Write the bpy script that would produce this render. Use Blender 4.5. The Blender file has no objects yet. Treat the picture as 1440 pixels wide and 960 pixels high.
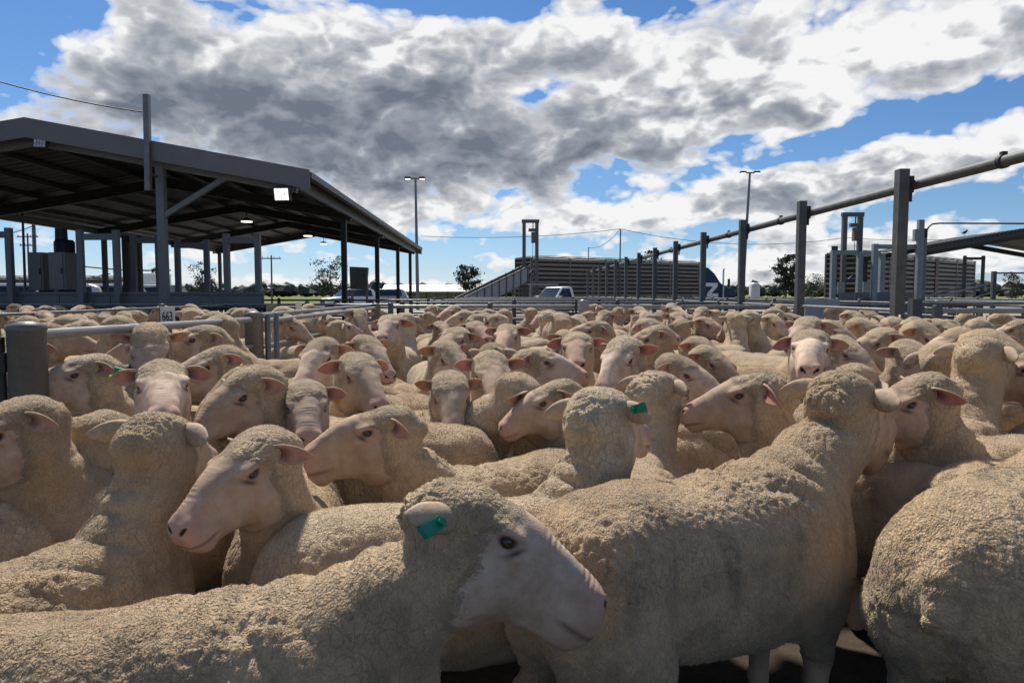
import bpy, math, random, numpy as np
from mathutils import Matrix, Vector

sc = bpy.context.scene
C = sc.collection
R = math.radians

# ---------------------------------------------------------------- camera
CAM_H = 1.35
PITCH = R(3.89)
cam = bpy.data.cameras.new('camera'); camo = bpy.data.objects.new('camera', cam); C.objects.link(camo)
cam.sensor_width = 36; cam.lens = 25.0
cam.clip_start = .05; cam.clip_end = 6000
camo.location = (0, 0, CAM_H); camo.rotation_euler = (R(90)-PITCH, 0, 0)
sc.camera = camo

def at(px, py, Y):
    """the point at depth Y seen at a pixel of the 1440 x 960 photograph"""
    a, b = (px-720)/1000.0, (480-py)/1000.0
    dy = math.cos(PITCH)+b*math.sin(PITCH)
    dz = -math.sin(PITCH)+b*math.cos(PITCH)
    return Vector((a/dy*Y, Y, CAM_H+dz/dy*Y))

# ---------------------------------------------------------------- light
SUN_EL, SUN_AZ = 52.0, -22.0            # degrees; azimuth from +Y towards +X
sv = Vector((math.sin(R(SUN_AZ))*math.cos(R(SUN_EL)), math.cos(R(SUN_AZ))*math.cos(R(SUN_EL)), math.sin(R(SUN_EL))))
sun = bpy.data.lights.new('sun', 'SUN'); suno = bpy.data.objects.new('sun', sun); C.objects.link(suno)
sun.energy = 5.0; sun.angle = R(4); sun.color = (1, .93, .82)
suno.rotation_euler = sv.to_track_quat('Z', 'Y').to_euler()
sc.view_settings.view_transform = 'Standard'; sc.view_settings.look = 'None'
sc.view_settings.exposure = 0.25; sc.view_settings.gamma = 1.0
sc.cycles.max_bounces = 6; sc.cycles.diffuse_bounces = 3; sc.cycles.glossy_bounces = 2
sc.cycles.transmission_bounces = 3; sc.cycles.transparent_max_bounces = 6

# ---------------------------------------------------------------- node helpers
def N(nt, typ, **kw):
    n = nt.nodes.new(typ)
    for k, v in kw.items(): setattr(n, k, v)
    return n

def lk(nt, a, b): nt.links.new(a, b)

def mathn(nt, op, a, b=None, c=None, clamp=False):
    n = nt.nodes.new('ShaderNodeMath'); n.operation = op; n.use_clamp = clamp
    for i, q in enumerate((a, b, c)):
        if q is None: continue
        if isinstance(q, (int, float)): n.inputs[i].default_value = q
        else: nt.links.new(q, n.inputs[i])
    return n.outputs[0]

def mixc(nt, f, a, b, mode='MIX'):
    n = nt.nodes.new('ShaderNodeMix'); n.data_type = 'RGBA'; n.blend_type = mode
    for s, q in ((0, f), (6, a), (7, b)):
        if isinstance(q, (int, float)): n.inputs[s].default_value = q
        elif isinstance(q, tuple): n.inputs[s].default_value = q if len(q) == 4 else q+(1,)
        else: nt.links.new(q, n.inputs[s])
    return n.outputs[2]

def ramp(nt, f, pts, interp='LINEAR'):
    n = nt.nodes.new('ShaderNodeValToRGB')
    el = n.color_ramp.elements; n.color_ramp.interpolation = interp
    while len(el) < len(pts): el.new(.5)
    for e, (p, c) in zip(el, pts):
        e.position = p; e.color = c if len(c) == 4 else tuple(c)+(1,)
    nt.links.new(f, n.inputs[0])
    return n.outputs[0]

def g3(v): return (v, v, v, 1)

def noise(nt, vec, scale, detail=3, rough=.55, dist=0):
    n = nt.nodes.new('ShaderNodeTexNoise')
    n.inputs['Scale'].default_value = scale; n.inputs['Detail'].default_value = detail
    n.inputs['Roughness'].default_value = rough; n.inputs['Distortion'].default_value = dist
    if vec is not None: nt.links.new(vec, n.inputs['Vector'])
    return n

def new_mat(name):
    m = bpy.data.materials.new(name); m.use_nodes = True
    nt = m.node_tree
    return m, nt, nt.nodes['Principled BSDF']

# ---------------------------------------------------------------- sky: Nishita with clouds laid over the whole dome
wd = bpy.data.worlds.new('World'); sc.world = wd; wd.use_nodes = True
def build_sky():
    nt = wd.node_tree; bg = nt.nodes['Background']
    sky = N(nt, 'ShaderNodeTexSky', sky_type='NISHITA')
    sky.sun_disc = False; sky.sun_elevation = R(SUN_EL); sky.sun_rotation = R(SUN_AZ)
    sky.air_density = 1.0; sky.dust_density = .4; sky.ozone_density = 2.0
    tc = N(nt, 'ShaderNodeTexCoord'); d = tc.outputs['Generated']
    sp = N(nt, 'ShaderNodeSeparateXYZ'); lk(nt, d, sp.inputs[0])
    x, y, z = sp.outputs
    az = mathn(nt, 'ARCTAN2', x, y)
    el = mathn(nt, 'ARCSINE', z)
    # cloud coordinates: billows flattened towards the horizon
    zz = mathn(nt, 'ADD', mathn(nt, 'MAXIMUM', z, 0.0), .62)
    cmb = N(nt, 'ShaderNodeCombineXYZ')
    lk(nt, mathn(nt, 'DIVIDE', x, zz), cmb.inputs[0]); lk(nt, mathn(nt, 'DIVIDE', y, zz), cmb.inputs[1])
    lk(nt, mathn(nt, 'MULTIPLY', el, 1.2), cmb.inputs[2])
    co = cmb.outputs[0]
    n1 = noise(nt, co, 5.2, 10, .60, .0).outputs['Fac']
    n2 = noise(nt, co, 15.0, 8, .62, .0).outputs['Fac']
    n3 = noise(nt, co, 1.6, 3, .5).outputs['Fac']
    def billow(vec):
        v = N(nt, 'ShaderNodeTexVoronoi', feature='F1'); v.inputs['Scale'].default_value = 9.0; v.inputs['Detail'].default_value = 2.0
        v.inputs['Roughness'].default_value = .55; v.inputs['Lacunarity'].default_value = 2.4
        lk(nt, vec, v.inputs['Vector']); return mathn(nt, 'SUBTRACT', 1.0, v.outputs['Distance'])
    def offs(v):
        o = N(nt, 'ShaderNodeVectorMath', operation='ADD'); o.inputs[1].default_value = v; lk(nt, co, o.inputs[0]); return o.outputs[0]
    n1u = noise(nt, offs((-.010, -.045, .035)), 5.2, 10, .60, .0).outputs['Fac']      # the same field a step towards the sun
    wrp = N(nt, 'ShaderNodeVectorMath', operation='MULTIPLY_ADD'); wrp.inputs[1].default_value = (.10, .10, .10)
    lk(nt, noise(nt, co, 7, 3).outputs['Color'], wrp.inputs[0]); lk(nt, co, wrp.inputs[2])
    b1 = billow(wrp.outputs[0])
    bo = N(nt, 'ShaderNodeVectorMath', operation='ADD'); bo.inputs[1].default_value = (-.006, -.030, .024); lk(nt, wrp.outputs[0], bo.inputs[0])
    b1u = billow(bo.outputs[0])
    def blob(px, py, rx, ry, rot, amp):
        a0 = math.atan((px-720)/1000.0)
        e0 = math.atan((412-py)/1000.0*math.cos(a0))
        rx /= 1000.0; ry /= 1000.0
        da = mathn(nt, 'SUBTRACT', az, a0); de = mathn(nt, 'SUBTRACT', el, e0)
        c, s = math.cos(R(rot)), math.sin(R(rot))
        p = mathn(nt, 'MULTIPLY_ADD', da, c/rx, mathn(nt, 'MULTIPLY', de, s/rx))
        q = mathn(nt, 'MULTIPLY_ADD', da, -s/ry, mathn(nt, 'MULTIPLY', de, c/ry))
        r2 = mathn(nt, 'MULTIPLY_ADD', p, p, mathn(nt, 'MULTIPLY', q, q))
        return mathn(nt, 'MULTIPLY', mathn(nt, 'EXPONENT', mathn(nt, 'MULTIPLY', r2, -1.0)), amp)
    def total(bs):
        t = None
        for b in bs:
            v = blob(*b); t = v if t is None else mathn(nt, 'ADD', t, v)
        return t
    # where there is cloud, where the gaps are, and where the cloud is thick and grey
    cover = total([(720, 210, 900, 330, 0, .10), (980, 372, 420, 24, 0, .10), (250, 130, 210, 110, 0, .30), (520, 150, 230, 95, 0, .30), (820, 190, 200, 90, 4, .26), (640, 70, 170, 30, 0, .20), (1000, 110, 240, 80, 8, .26),
                   (1280, 80, 230, 80, 10, .28), (1230, 245, 260, 28, 11, .24), (1080, 295, 380, 30, 6, .24), (620, 290, 90, 26, 0, .20), (80, 175, 80, 50, 0, .18),
                   (800, 12, 60, 14, 0, .16), (1300, 345, 240, 30, 0, .22), (560, 400, 300, 8, 0, .14), (845, 320, 30, 26, 0, .20), (680, 338, 40, 10, 0, .10), (670, 357, 26, 8, 0, .22)])
    gaps = total([(590, 6, 110, 20, -4, .34), (720, 16, 70, 26, -8, .30), (15, 110, 40, 70, 0, .36), (20, 10, 60, 34, 0, .36), (770, 133, 50, 18, 15, .38),
                  (1190, 193, 140, 17, 9, .36), (1000, 206, 50, 8, 14, .16), (930, 18, 110, 16, -6, .26), (660, 350, 150, 18, 0, .30), (700, 275, 60, 10, 0, .10),
                  (960, 322, 130, 13, 3, .34), (1090, 228, 80, 9, 8, .24), (1300, 288, 120, 13, 12, .32), (440, 378, 160, 9, 0, .2), (1120, 200, 60, 10, 0, .12), (760, 350, 90, 12, 0, .2)])
    grey = total([(230, 150, 130, 75, 0, .85), (390, 185, 190, 60, 0, .75), (560, 130, 110, 40, 0, .40), (700, 200, 190, 52, 4, .72), (760, 100, 50, 24, 0, .30), (880, 225, 130, 34, 4, .50),
                  (520, 240, 300, 30, 0, .62), (200, 250, 160, 50, 0, .45), (1080, 170, 120, 16, 8, .24), (1260, 130, 150, 26, 10, .22), (950, 275, 160, 14, 4, .26), (1250, 255, 180, 12, 11, .16), (1100, 330, 300, 14, 4, .20), (1300, 370, 150, 12, 0, .12)])
    base = mathn(nt, 'MULTIPLY_ADD', n1, .95, mathn(nt, 'MULTIPLY_ADD', n2, .14, mathn(nt, 'MULTIPLY', b1, .42)))      # about .58 on average
    base = mathn(nt, 'MULTIPLY_ADD', n3, .30, base)
    dens = mathn(nt, 'SUBTRACT', mathn(nt, 'ADD', base, cover), gaps)
    dens = mathn(nt, 'SUBTRACT', dens, .775)
    mask = ramp(nt, dens, [(.0, g3(0)), (.05, g3(.42)), (.15, g3(1))])
    # lit side: cloud thins out a step towards the sun
    lit = mathn(nt, 'MULTIPLY_ADD', mathn(nt, 'SUBTRACT', n1, n1u), 2.6, mathn(nt, 'MULTIPLY', mathn(nt, 'SUBTRACT', b1, b1u), 1.1))
    th = mathn(nt, 'MULTIPLY_ADD', dens, .70, mathn(nt, 'MULTIPLY', grey, .62))
    th = mathn(nt, 'MULTIPLY_ADD', mathn(nt, 'SUBTRACT', n1, .5), 1.1, th)
    th = mathn(nt, 'SUBTRACT', th, lit)
    th = mathn(nt, 'MULTIPLY_ADD', mathn(nt, 'SUBTRACT', n2, .5), .45, th)
    th = mathn(nt, 'ADD', th, total([(150, 150, 500, 170, 0, .10), (640, 190, 300, 90, 0, .08), (1250, 130, 380, 130, 8, -.12), (900, 320, 500, 50, 0, -.10)]))
    edge = ramp(nt, dens, [(.02, g3(.0)), (.34, g3(1))])
    th = mathn(nt, 'MULTIPLY', mathn(nt, 'MULTIPLY', th, edge), .78)
    ccol = ramp(nt, th, [(.0, (.77, .77, .77, 1)), (.08, (.65, .66, .675, 1)), (.22, (.46, .475, .50, 1)), (.48, (.275, .30, .345, 1)), (1.0, (.135, .158, .20, 1))])
    ks = N(nt, 'ShaderNodeVectorMath', operation='SCALE'); ks.inputs['Scale'].default_value = 10.0
    lk(nt, ccol, ks.inputs[0])
    tz = ramp(nt, z, [(0, (.66, .82, 1.25, 1)), (.035, (.52, .68, .98, 1)), (.10, (.44, .61, .82, 1)), (.40, (.34, .56, .80, 1))])
    skc = mixc(nt, 1.0, sky.outputs[0], tz, 'MULTIPLY')
    col = mixc(nt, mask, skc, ks.outputs[0])
    lk(nt, col, bg.inputs['Color']); bg.inputs['Strength'].default_value = .10
build_sky()

# ---------------------------------------------------------------- object helpers
def tag(o, label=None, cat=None, group=None, kind=None):
    for k, v in (('label', label), ('category', cat), ('group', group), ('kind', kind)):
        if v: o[k] = v
    return o

def empty(name, loc=(0, 0, 0), rz=0, label=None, cat=None, group=None):
    o = bpy.data.objects.new(name, None); C.objects.link(o)
    o.location = loc; o.rotation_euler = (0, 0, rz); o.empty_display_size = .2
    return tag(o, label, cat, group)

class MB:
    """collects boxes, bars and tubes and links them as ONE mesh"""
    def __init__(s): s.v, s.f, s.sm = [], [], []
    def add(s, vs, fs, smooth=False):
        o = len(s.v); s.v += [tuple(p) for p in vs]
        s.f += [tuple(i+o for i in f) for f in fs]; s.sm += [smooth]*len(fs)
        return s
    BF = [(0, 3, 2, 1), (4, 5, 6, 7), (0, 1, 5, 4), (1, 2, 6, 5), (2, 3, 7, 6), (3, 0, 4, 7)]
    def box(s, c, d, rz=0, M=None):
        vs = []
        for q in ((-1, -1, -1), (1, -1, -1), (1, 1, -1), (-1, 1, -1), (-1, -1, 1), (1, -1, 1), (1, 1, 1), (-1, 1, 1)):
            p = Vector((q[0]*d[0]/2, q[1]*d[1]/2, q[2]*d[2]/2))
            if rz: p = Matrix.Rotation(rz, 3, 'Z')@p
            if M is not None: p = M@p
            vs.append(p+Vector(c))
        return s.add(vs, s.BF)
    def bar(s, a, b, w, h=None, up=(0, 0, 1)):
        h = h or w; a, b = Vector(a), Vector(b); t = (b-a).normalized()
        u = Vector(up)
        if abs(t.dot(u)) > .98: u = Vector((0, 1, 0))
        x = t.cross(u).normalized(); y = x.cross(t).normalized()
        vs = [p+x*(i*w/2)+y*(j*h/2) for p in (a, b) for i, j in ((-1, -1), (1, -1), (1, 1), (-1, 1))]
        return s.add(vs, [(0, 3, 2, 1), (4, 5, 6, 7), (0, 1, 5, 4), (1, 2, 6, 5), (2, 3, 7, 6), (3, 0, 4, 7)])
    def path(s, pts, r, n=10, caps=True):
        pts = [Vector(p) for p in pts]; rr = r if isinstance(r, (list, tuple)) else [r]*len(pts)
        vs = []; X = None
        for i, p in enumerate(pts):
            t = (pts[min(i+1, len(pts)-1)]-pts[max(i-1, 0)]).normalized()
            if X is None:
                u = Vector((0, 0, 1)) if abs(t.z) < .9 else Vector((1, 0, 0))
                X = t.cross(u).normalized()
            X = (X-t*X.dot(t)).normalized(); Y = t.cross(X)
            vs += [p+(X*math.cos(2*math.pi*k/n)+Y*math.sin(2*math.pi*k/n))*rr[i] for k in range(n)]
        fs = [(i*n+k, i*n+(k+1) % n, (i+1)*n+(k+1) % n, (i+1)*n+k) for i in range(len(pts)-1) for k in range(n)]
        s.add(vs, fs, True)
        if caps:
            m = len(pts)-1
            s.add(vs[:n], [tuple(range(n-1, -1, -1))]); s.add(vs[m*n:], [tuple(range(n))])
        return s
    def tube(s, a, b, r, n=10): return s.path([a, b], r, n)
    def prism(s, poly, a, b):
        """poly: points as vectors; the same outline moved by a and by b"""
        n = len(poly); a, b = Vector(a), Vector(b)
        vs = [Vector(p)+a for p in poly]+[Vector(p)+b for p in poly]
        fs = [tuple(range(n-1, -1, -1)), tuple(range(n, 2*n))]+[(k, (k+1) % n, n+(k+1) % n, n+k) for k in range(n)]
        return s.add(vs, fs)
    def build(s, name, mat, parent=None, bevel=0):
        me = bpy.data.meshes.new(name); me.from_pydata(s.v, [], s.f)
        me.polygons.foreach_set('use_smooth', s.sm); me.materials.append(mat)
        me.update()
        if s.v:
            import bmesh
            bm = bmesh.new(); bm.from_mesh(me); bmesh.ops.recalc_face_normals(bm, faces=bm.faces); bm.to_mesh(me); bm.free()
        o = bpy.data.objects.new(name, me); C.objects.link(o)
        if parent is not None: o.parent = parent
        if bevel:
            md = o.modifiers.new('bevel', 'BEVEL'); md.width = bevel; md.segments = 2; md.limit_method = 'ANGLE'
        return o

def children(o): return [c for c in bpy.data.objects if c.parent == o]

def copy_tree(o, parent=None):
    c = o.copy(); C.objects.link(c); c.parent = parent
    for ch in list(o.children): copy_tree(ch, c)
    return c
# ---------------------------------------------------------------- sheep: implicit body, surface nets, posing
def cur(us, vs, sig=0.018):
    t = np.linspace(us[0], us[-1], 400)
    v = np.interp(t, us, vs)
    k = max(1, int(sig/(t[1]-t[0])))
    ker = np.hanning(2*k+3); ker /= ker.sum()
    pad = np.concatenate([np.full(k+1, v[0]), v, np.full(k+1, v[-1])])
    v = np.convolve(pad, ker, 'valid')
    return lambda x: np.interp(x, t, v)

def smin(a, b, k):
    h = np.clip(0.5+0.5*(b-a)/k, 0, 1)
    return b+(a-b)*h-k*h*(1-h)

def smax(a, b, k):
    return -smin(-a, -b, k)

def ell(x, y, z, c, r):
    px, py, pz = (x-c[0])/r[0], (y-c[1])/r[1], (z-c[2])/r[2]
    k0 = np.sqrt(px*px+py*py+pz*pz)
    k1 = np.sqrt((px/r[0])**2+(py/r[1])**2+(pz/r[2])**2)+1e-9
    return k0*(k0-1)/k1

def cone(x, y, z, a, b, ra, rb):
    ax, ay, az = (b[0]-a[0], b[1]-a[1], b[2]-a[2])
    L = ax*ax+ay*ay+az*az
    t = np.clip(((x-a[0])*ax+(y-a[1])*ay+(z-a[2])*az)/L, 0, 1)
    return np.sqrt((x-a[0]-t*ax)**2+(y-a[1]-t*ay)**2+(z-a[2]-t*az)**2)-(ra+(rb-ra)*t)

def loft(u, y, z, tp, bt, hw, n, u0, u1):
    T, B, W = tp(u), bt(u), hw(u)
    zc, hh = (T+B)/2, (T-B)/2
    r = (np.abs(y/W)**n+np.abs((z-zc)/hh)**n)**(1.0/n)
    d = (r-1)*np.minimum(W, hh)
    return np.maximum(d, np.maximum(u-u1, u0-u))

HP = math.radians(33)                      # head pitch of the resting pose
HO = np.array((1.055, 0.0, 0.985))         # head origin, between the ears
HX = np.array((math.cos(HP), 0, -math.sin(HP)))
HZ = np.array((math.sin(HP), 0, math.cos(HP)))
NA, NB = np.array((0.855, 0, 0.60)), np.array((1.020, 0, 0.935))   # neck axis
HS = 1.12                                  # head size against the body
NAX = (NB-NA)/np.linalg.norm(NB-NA)
NL = float(np.linalg.norm(NB-NA))

_bx = [-0.03, 0.0, 0.05, 0.14, 0.28, 0.46, 0.65, 0.83, 0.95, 1.02, 1.06]
B_TOP = cur(_bx, [0.60, 0.70, 0.755, 0.785, 0.79, 0.775, 0.772, 0.785, 0.745, 0.68, 0.60], .04)
B_BOT = cur(_bx, [0.52, 0.44, 0.38, 0.35, 0.34, 0.31, 0.30, 0.30, 0.33, 0.40, 0.48], .05)
B_HW = cur(_bx, [0.05, 0.10, 0.145, 0.175, 0.186, 0.202, 0.202, 0.178, 0.148, 0.105, 0.05], .05)
_hx = [-0.12, -0.06, 0.0, 0.05, 0.10, 0.15, 0.20, 0.245, 0.275, 0.297, 0.306]
H_TOP = cur(_hx, [0.00, 0.054, 0.080, 0.086, 0.083, 0.072, 0.056, 0.041, 0.030, 0.014, -0.003], .012)
H_BOT = cur(_hx, [-0.05, -0.090, -0.108, -0.113, -0.104, -0.085, -0.066, -0.055, -0.051, -0.043, -0.030], .012)
H_HW = cur(_hx, [0.04, 0.070, 0.080, 0.079, 0.072, 0.060, 0.050, 0.0455, 0.045, 0.040, 0.030], .012)

EYE = (0.083, 0.0665, 0.030)

def head_coords(x, y, z):
    dx, dz = x-HO[0], z-HO[2]
    return (dx*HX[0]+dz*HX[2])/HS, y/HS, (dx*HZ[0]+dz*HZ[2])/HS

def sheep_sdf(x, y, z):
    ay = np.abs(y)
    d = loft(x, y, z, B_TOP, B_BOT, B_HW, 2.25, -0.03, 1.06)
    # haunch and shoulder masses, tail stub
    d = smin(d, ell(x, ay, z, (0.13, 0.095, 0.50), (0.15, 0.105, 0.22)), .06)
    d = smin(d, ell(x, ay, z, (0.84, 0.100, 0.50), (0.13, 0.09, 0.20)), .06)
    d = smin(d, cone(x, y, z, (0.02, 0, 0.66), (-0.045, 0, 0.54), .045, .03), .04)
    # neck and throat
    d = smin(d, cone(x, y, z, tuple(NA), tuple(NB), .148, .083), .055)
    d = smin(d, cone(x, y, z, (0.95, 0, 0.50), (1.055, 0, 0.86), .105, .074), .06)
    # legs
    for jts in (((.84, .10, .46), (.855, .105, .40), (.89, .10, .235), (.885, .10, .075), (.91, .10, .022)),
                ((.13, .10, .46), (.20, .115, .40), (.04, .105, .27), (.075, .105, .08), (.10, .105, .022))):
        rr = (.085, .070, .036, .027, .032) if jts[0][0] > .5 else (.13, .085, .038, .028, .032)
        for q in range(4):
            d = smin(d, cone(x, ay, z, jts[q], jts[q+1], rr[q], rr[q+1]), .025)
    # head
    u, v, w = head_coords(x, y, z)
    av = np.abs(v)
    h = loft(u, v, w, H_TOP, H_BOT, H_HW, 2.35, -0.12, 0.306)
    h = smin(h, ell(u, av, w, (0.055, 0.050, -0.055), (0.065, 0.032, 0.048)), .02)      # cheek
    h = smin(h, ell(u, av, w, (0.076, 0.063, 0.046), (0.036, 0.020, 0.012)), .016)      # brow
    h = smin(h, ell(u, av, w, (0.092, 0.060, 0.010), (0.030, 0.016, 0.010)), .014)      # under the eye
    h = smin(h, ell(u, av, w, (0.272, 0.025, 0.004), (0.027, 0.020, 0.018)), .014)      # nostril wing
    h = smin(h, ell(u, v, w, (0.254, 0, -0.043), (0.036, 0.031, 0.013)), .012)          # lower lip
    h = smin(h, ell(u, av, w, (0.240, 0.029, -0.020), (0.042, 0.018, 0.020)), .015)      # upper lip
    # eye opening and nostril slits
    h = smax(h, -ell(u, av, w, (EYE[0]+.001, EYE[1]+.016, EYE[2]-.002), (0.0150, 0.018, 0.0072)), .006)
    a = math.radians(38)
    uu = (u-0.291)*math.cos(.5)+(w+0.006)*math.sin(.5)
    vv, ww = av-0.0255, -(u-0.291)*math.sin(.5)+(w-0.004)*math.cos(.5)
    r1, r2 = vv*math.cos(a)+ww*math.sin(a), -vv*math.sin(a)+ww*math.cos(a)
    h = smax(h, -ell(uu, r1, r2, (0, 0, 0), (0.024, 0.0135, 0.0050)), .004)
    # wool cap
    h = smin(h, ell(u, v, w, (-0.014, 0, 0.038), (0.072, 0.076, 0.042)), .03)
    h = smin(h, ell(u, v, w, (-0.050, 0, -0.010), (0.062, 0.067, 0.064)), .03)
    d = smin(d, h*HS, .048)
    return d

def build_canonical(hb, mag):
    """surface nets over a grid that is `mag` times finer round the head"""
    xs = np.linspace(-0.2, 1.6, 3000)
    s = 1+(mag-1)*np.clip((xs-0.86)/0.16, 0, 1)**2*(3-2*np.clip((xs-0.86)/0.16, 0, 1))
    X = np.concatenate([[0], np.cumsum((s[1:]+s[:-1])/2*np.diff(xs))])+xs[0]
    zc = 0.90
    gx = np.arange(-0.10, np.interp(1.46, xs, X), hb)
    gy = np.arange(-0.27, 0.27+hb, hb)
    gz = np.arange(-0.03, zc+mag*0.24, hb)
    x = np.interp(gx, X, xs)
    sx = np.interp(x, xs, s)
    XX = np.broadcast_to(x[:, None, None], (len(gx), len(gy), len(gz)))
    YY = np.broadcast_to(gy[None, :, None]/sx[:, None, None], XX.shape)
    ZZ = zc+(gz[None, None, :]-zc)/sx[:, None, None]
    ZZ = np.broadcast_to(ZZ, XX.shape)
    F = np.empty(XX.shape, np.float32)
    st = 24
    for i in range(0, len(gx), st):
        F[i:i+st] = sheep_sdf(XX[i:i+st], YY[i:i+st], ZZ[i:i+st])
    S = F < 0
    nx, ny, nz = F.shape
    cnt = np.zeros((nx-1, ny-1, nz-1), np.int8)
    for a in (0, 1):
        for b in (0, 1):
            for c in (0, 1):
                cnt += S[a:nx-1+a, b:ny-1+b, c:nz-1+c]
    act = (cnt > 0) & (cnt < 8)
    ci = np.argwhere(act)
    idx = np.full(act.shape, -1, np.int64); idx[act] = np.arange(len(ci))
    corner = np.array([(a, b, c) for a in (0, 1) for b in (0, 1) for c in (0, 1)])
    vals = np.stack([F[ci[:, 0]+o[0], ci[:, 1]+o[1], ci[:, 2]+o[2]] for o in corner], 1)
    acc = np.zeros((len(ci), 3)); n = np.zeros(len(ci))
    for i in range(8):
        for j in range(i+1, 8):
            if np.abs(corner[i]-corner[j]).sum() != 1: continue
            a, b = vals[:, i], vals[:, j]
            m = (a < 0) != (b < 0)
            t = np.where(m, a/(a-b+1e-20), 0)
            acc += np.where(m[:, None], corner[i]+t[:, None]*(corner[j]-corner[i]), 0)
            n += m
    g = ci+acc/n[:, None]
    px = np.interp(np.interp(g[:, 0], np.arange(nx), gx), X, xs)
    ps = np.interp(px, xs, s)
    V = np.stack([px, np.interp(g[:, 1], np.arange(ny), gy)/ps, zc+(np.interp(g[:, 2], np.arange(nz), gz)-zc)/ps], 1)
    quads = []
    for ax in range(3):
        sl0 = [slice(None)]*3; sl1 = [slice(None)]*3
        sl0[ax] = slice(0, -1); sl1[ax] = slice(1, None)
        A, Bn = S[tuple(sl0)], S[tuple(sl1)]
        e = np.argwhere(A != Bn)
        o1, o2 = [(1, 2), (2, 0), (0, 1)][ax]
        ok = (e[:, o1] > 0) & (e[:, o2] > 0) & (e[:, o1] < F.shape[o1]-1) & (e[:, o2] < F.shape[o2]-1)
        e = e[ok]
        flip = ~A[tuple(e.T)]
        q = []
        for d1, d2 in ((-1, -1), (0, -1), (0, 0), (-1, 0)):
            c = e.copy(); c[:, o1] += d1; c[:, o2] += d2
            q.append(idx[tuple(c.T)])
        q = np.stack(q, 1)
        q[flip] = q[flip][:, ::-1]
        quads.append(q)
    Q = np.concatenate(quads)
    # keep the largest piece only is not needed: the body is one surface
    return V, Q

def vnormals(V, Q):
    n = np.cross(V[Q[:, 2]]-V[Q[:, 0]], V[Q[:, 3]]-V[Q[:, 1]])
    N = np.zeros_like(V)
    for k in range(4):
        for c in range(3):
            N[:, c] += np.bincount(Q[:, k], n[:, c], len(V))
    return N/(np.linalg.norm(N, axis=1, keepdims=True)+1e-12)

def hash3(i, seed=0):
    i = i.astype(np.int64)
    h = (i[..., 0]*73856093) ^ (i[..., 1]*19349663) ^ (i[..., 2]*83492791) ^ (seed*2654435761)
    h = (h ^ (h >> 13))*1274126177 & 0x7fffffff
    h = (h ^ (h >> 16))*668265263 & 0x7fffffff
    return (h ^ (h >> 15)) & 0xffffff

def vnoise(p, seed=0):
    i = np.floor(p).astype(np.int64); f = p-i; f = f*f*(3-2*f)
    r = 0
    for a in (0, 1):
        for b in (0, 1):
            for c in (0, 1):
                wt = (f[:, 0] if a else 1-f[:, 0])*(f[:, 1] if b else 1-f[:, 1])*(f[:, 2] if c else 1-f[:, 2])
                r = r+wt*(hash3(i+np.array((a, b, c)), seed)/0xffffff)
    return r*2-1

def worley(p, seed=0):
    """F1 and F2 distances"""
    i = np.floor(p).astype(np.int64)
    d1 = np.full(len(p), 9.0); d2 = np.full(len(p), 9.0)
    for a in (-1, 0, 1):
        for b in (-1, 0, 1):
            for c in (-1, 0, 1):
                j = i+np.array((a, b, c))
                q = j+np.stack([hash3(j, seed+s)/0xffffff for s in (1, 2, 3)], 1)*.9+.05
                d = np.linalg.norm(q-p, axis=1)
                d2 = np.minimum(d2, np.maximum(d1, d)); d1 = np.minimum(d1, d)
    return d1, d2

def sstep(a, b, x):
    t = np.clip((x-a)/(b-a), 0, 1)
    return t*t*(3-2*t)

def sheep_masks(V):
    u, v, w = head_coords(V[:, 0], V[:, 1], V[:, 2])
    av = np.abs(v)
    nz = vnoise(V*30, 5)*.016+vnoise(V*110, 6)*.010
    brd = np.interp(w, [-.14, -.10, -.06, -.01, .025, .05, .075, .10], [.085, .064, .046, .036, .034, .054, .088, .096])
    wool = 1-sstep(-.034, .030, u+nz-brd)
    # neck below the head stays woolly however far forward it is
    wool = np.where((u < -.03) | (V[:, 2] < .60), 1, np.maximum(wool, sstep(-.105, -.135, w)))
    leg = sstep(.20, .27, V[:, 2]+nz)
    wool = wool*leg
    de = np.sqrt(((u-EYE[0])/1.25)**2+(av-EYE[1])**2+(w-EYE[2])**2)
    wool = wool*sstep(.018, .030, de)
    pink = sstep(.215, .285, u+.25*(w+.02)+nz*.6)*(w > -.065)
    pink = np.maximum(pink, .75*(1-sstep(.018, .034, de)))
    # dark: eye rim, tear track, nostril, mouth line
    dark = (1-sstep(.009, .019, np.sqrt(((u-EYE[0])/1.35)**2+((w-EYE[2])/.85)**2)))*(av > .045)
    tx, tz = u-(EYE[0]+.022), w-(EYE[2]-.012)
    tear = np.exp(-((tx*.75+tz*.66)/.020)**2-((-tx*.66+tz*.75)/.0065)**2)*(av > .04)
    uu = (u-0.291)*math.cos(.5)+(w+0.006)*math.sin(.5)
    ww = -(u-0.291)*math.sin(.5)+(w-0.004)*math.cos(.5)
    a = math.radians(38); vv = av-.0255
    r1, r2 = vv*math.cos(a)+ww*math.sin(a), -vv*math.sin(a)+ww*math.cos(a)
    nostril = (1-sstep(.75, 1.25, np.sqrt((r1/.014)**2+(r2/.0054)**2)))*(u > .265)
    zm = np.interp(u, [.18, .21, .25, .29, .31], [-.040, -.037, -.033, -.029, -.026])
    mouth = np.exp(-((w-zm)/.0030)**2)*sstep(.215, .250, u)
    phil = np.exp(-(v/.0025)**2)*(u > .285)*(w < -.008)*(w > -.04)
    dark = np.clip(np.maximum.reduce([dark*.9, tear*.95, nostril, mouth*.65, phil*.45]), 0, 1)
    return wool, np.clip(pink, 0, 1), dark, mouth, phil

def neck_t(V):
    return ((V-NA)@NAX)/NL

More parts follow.
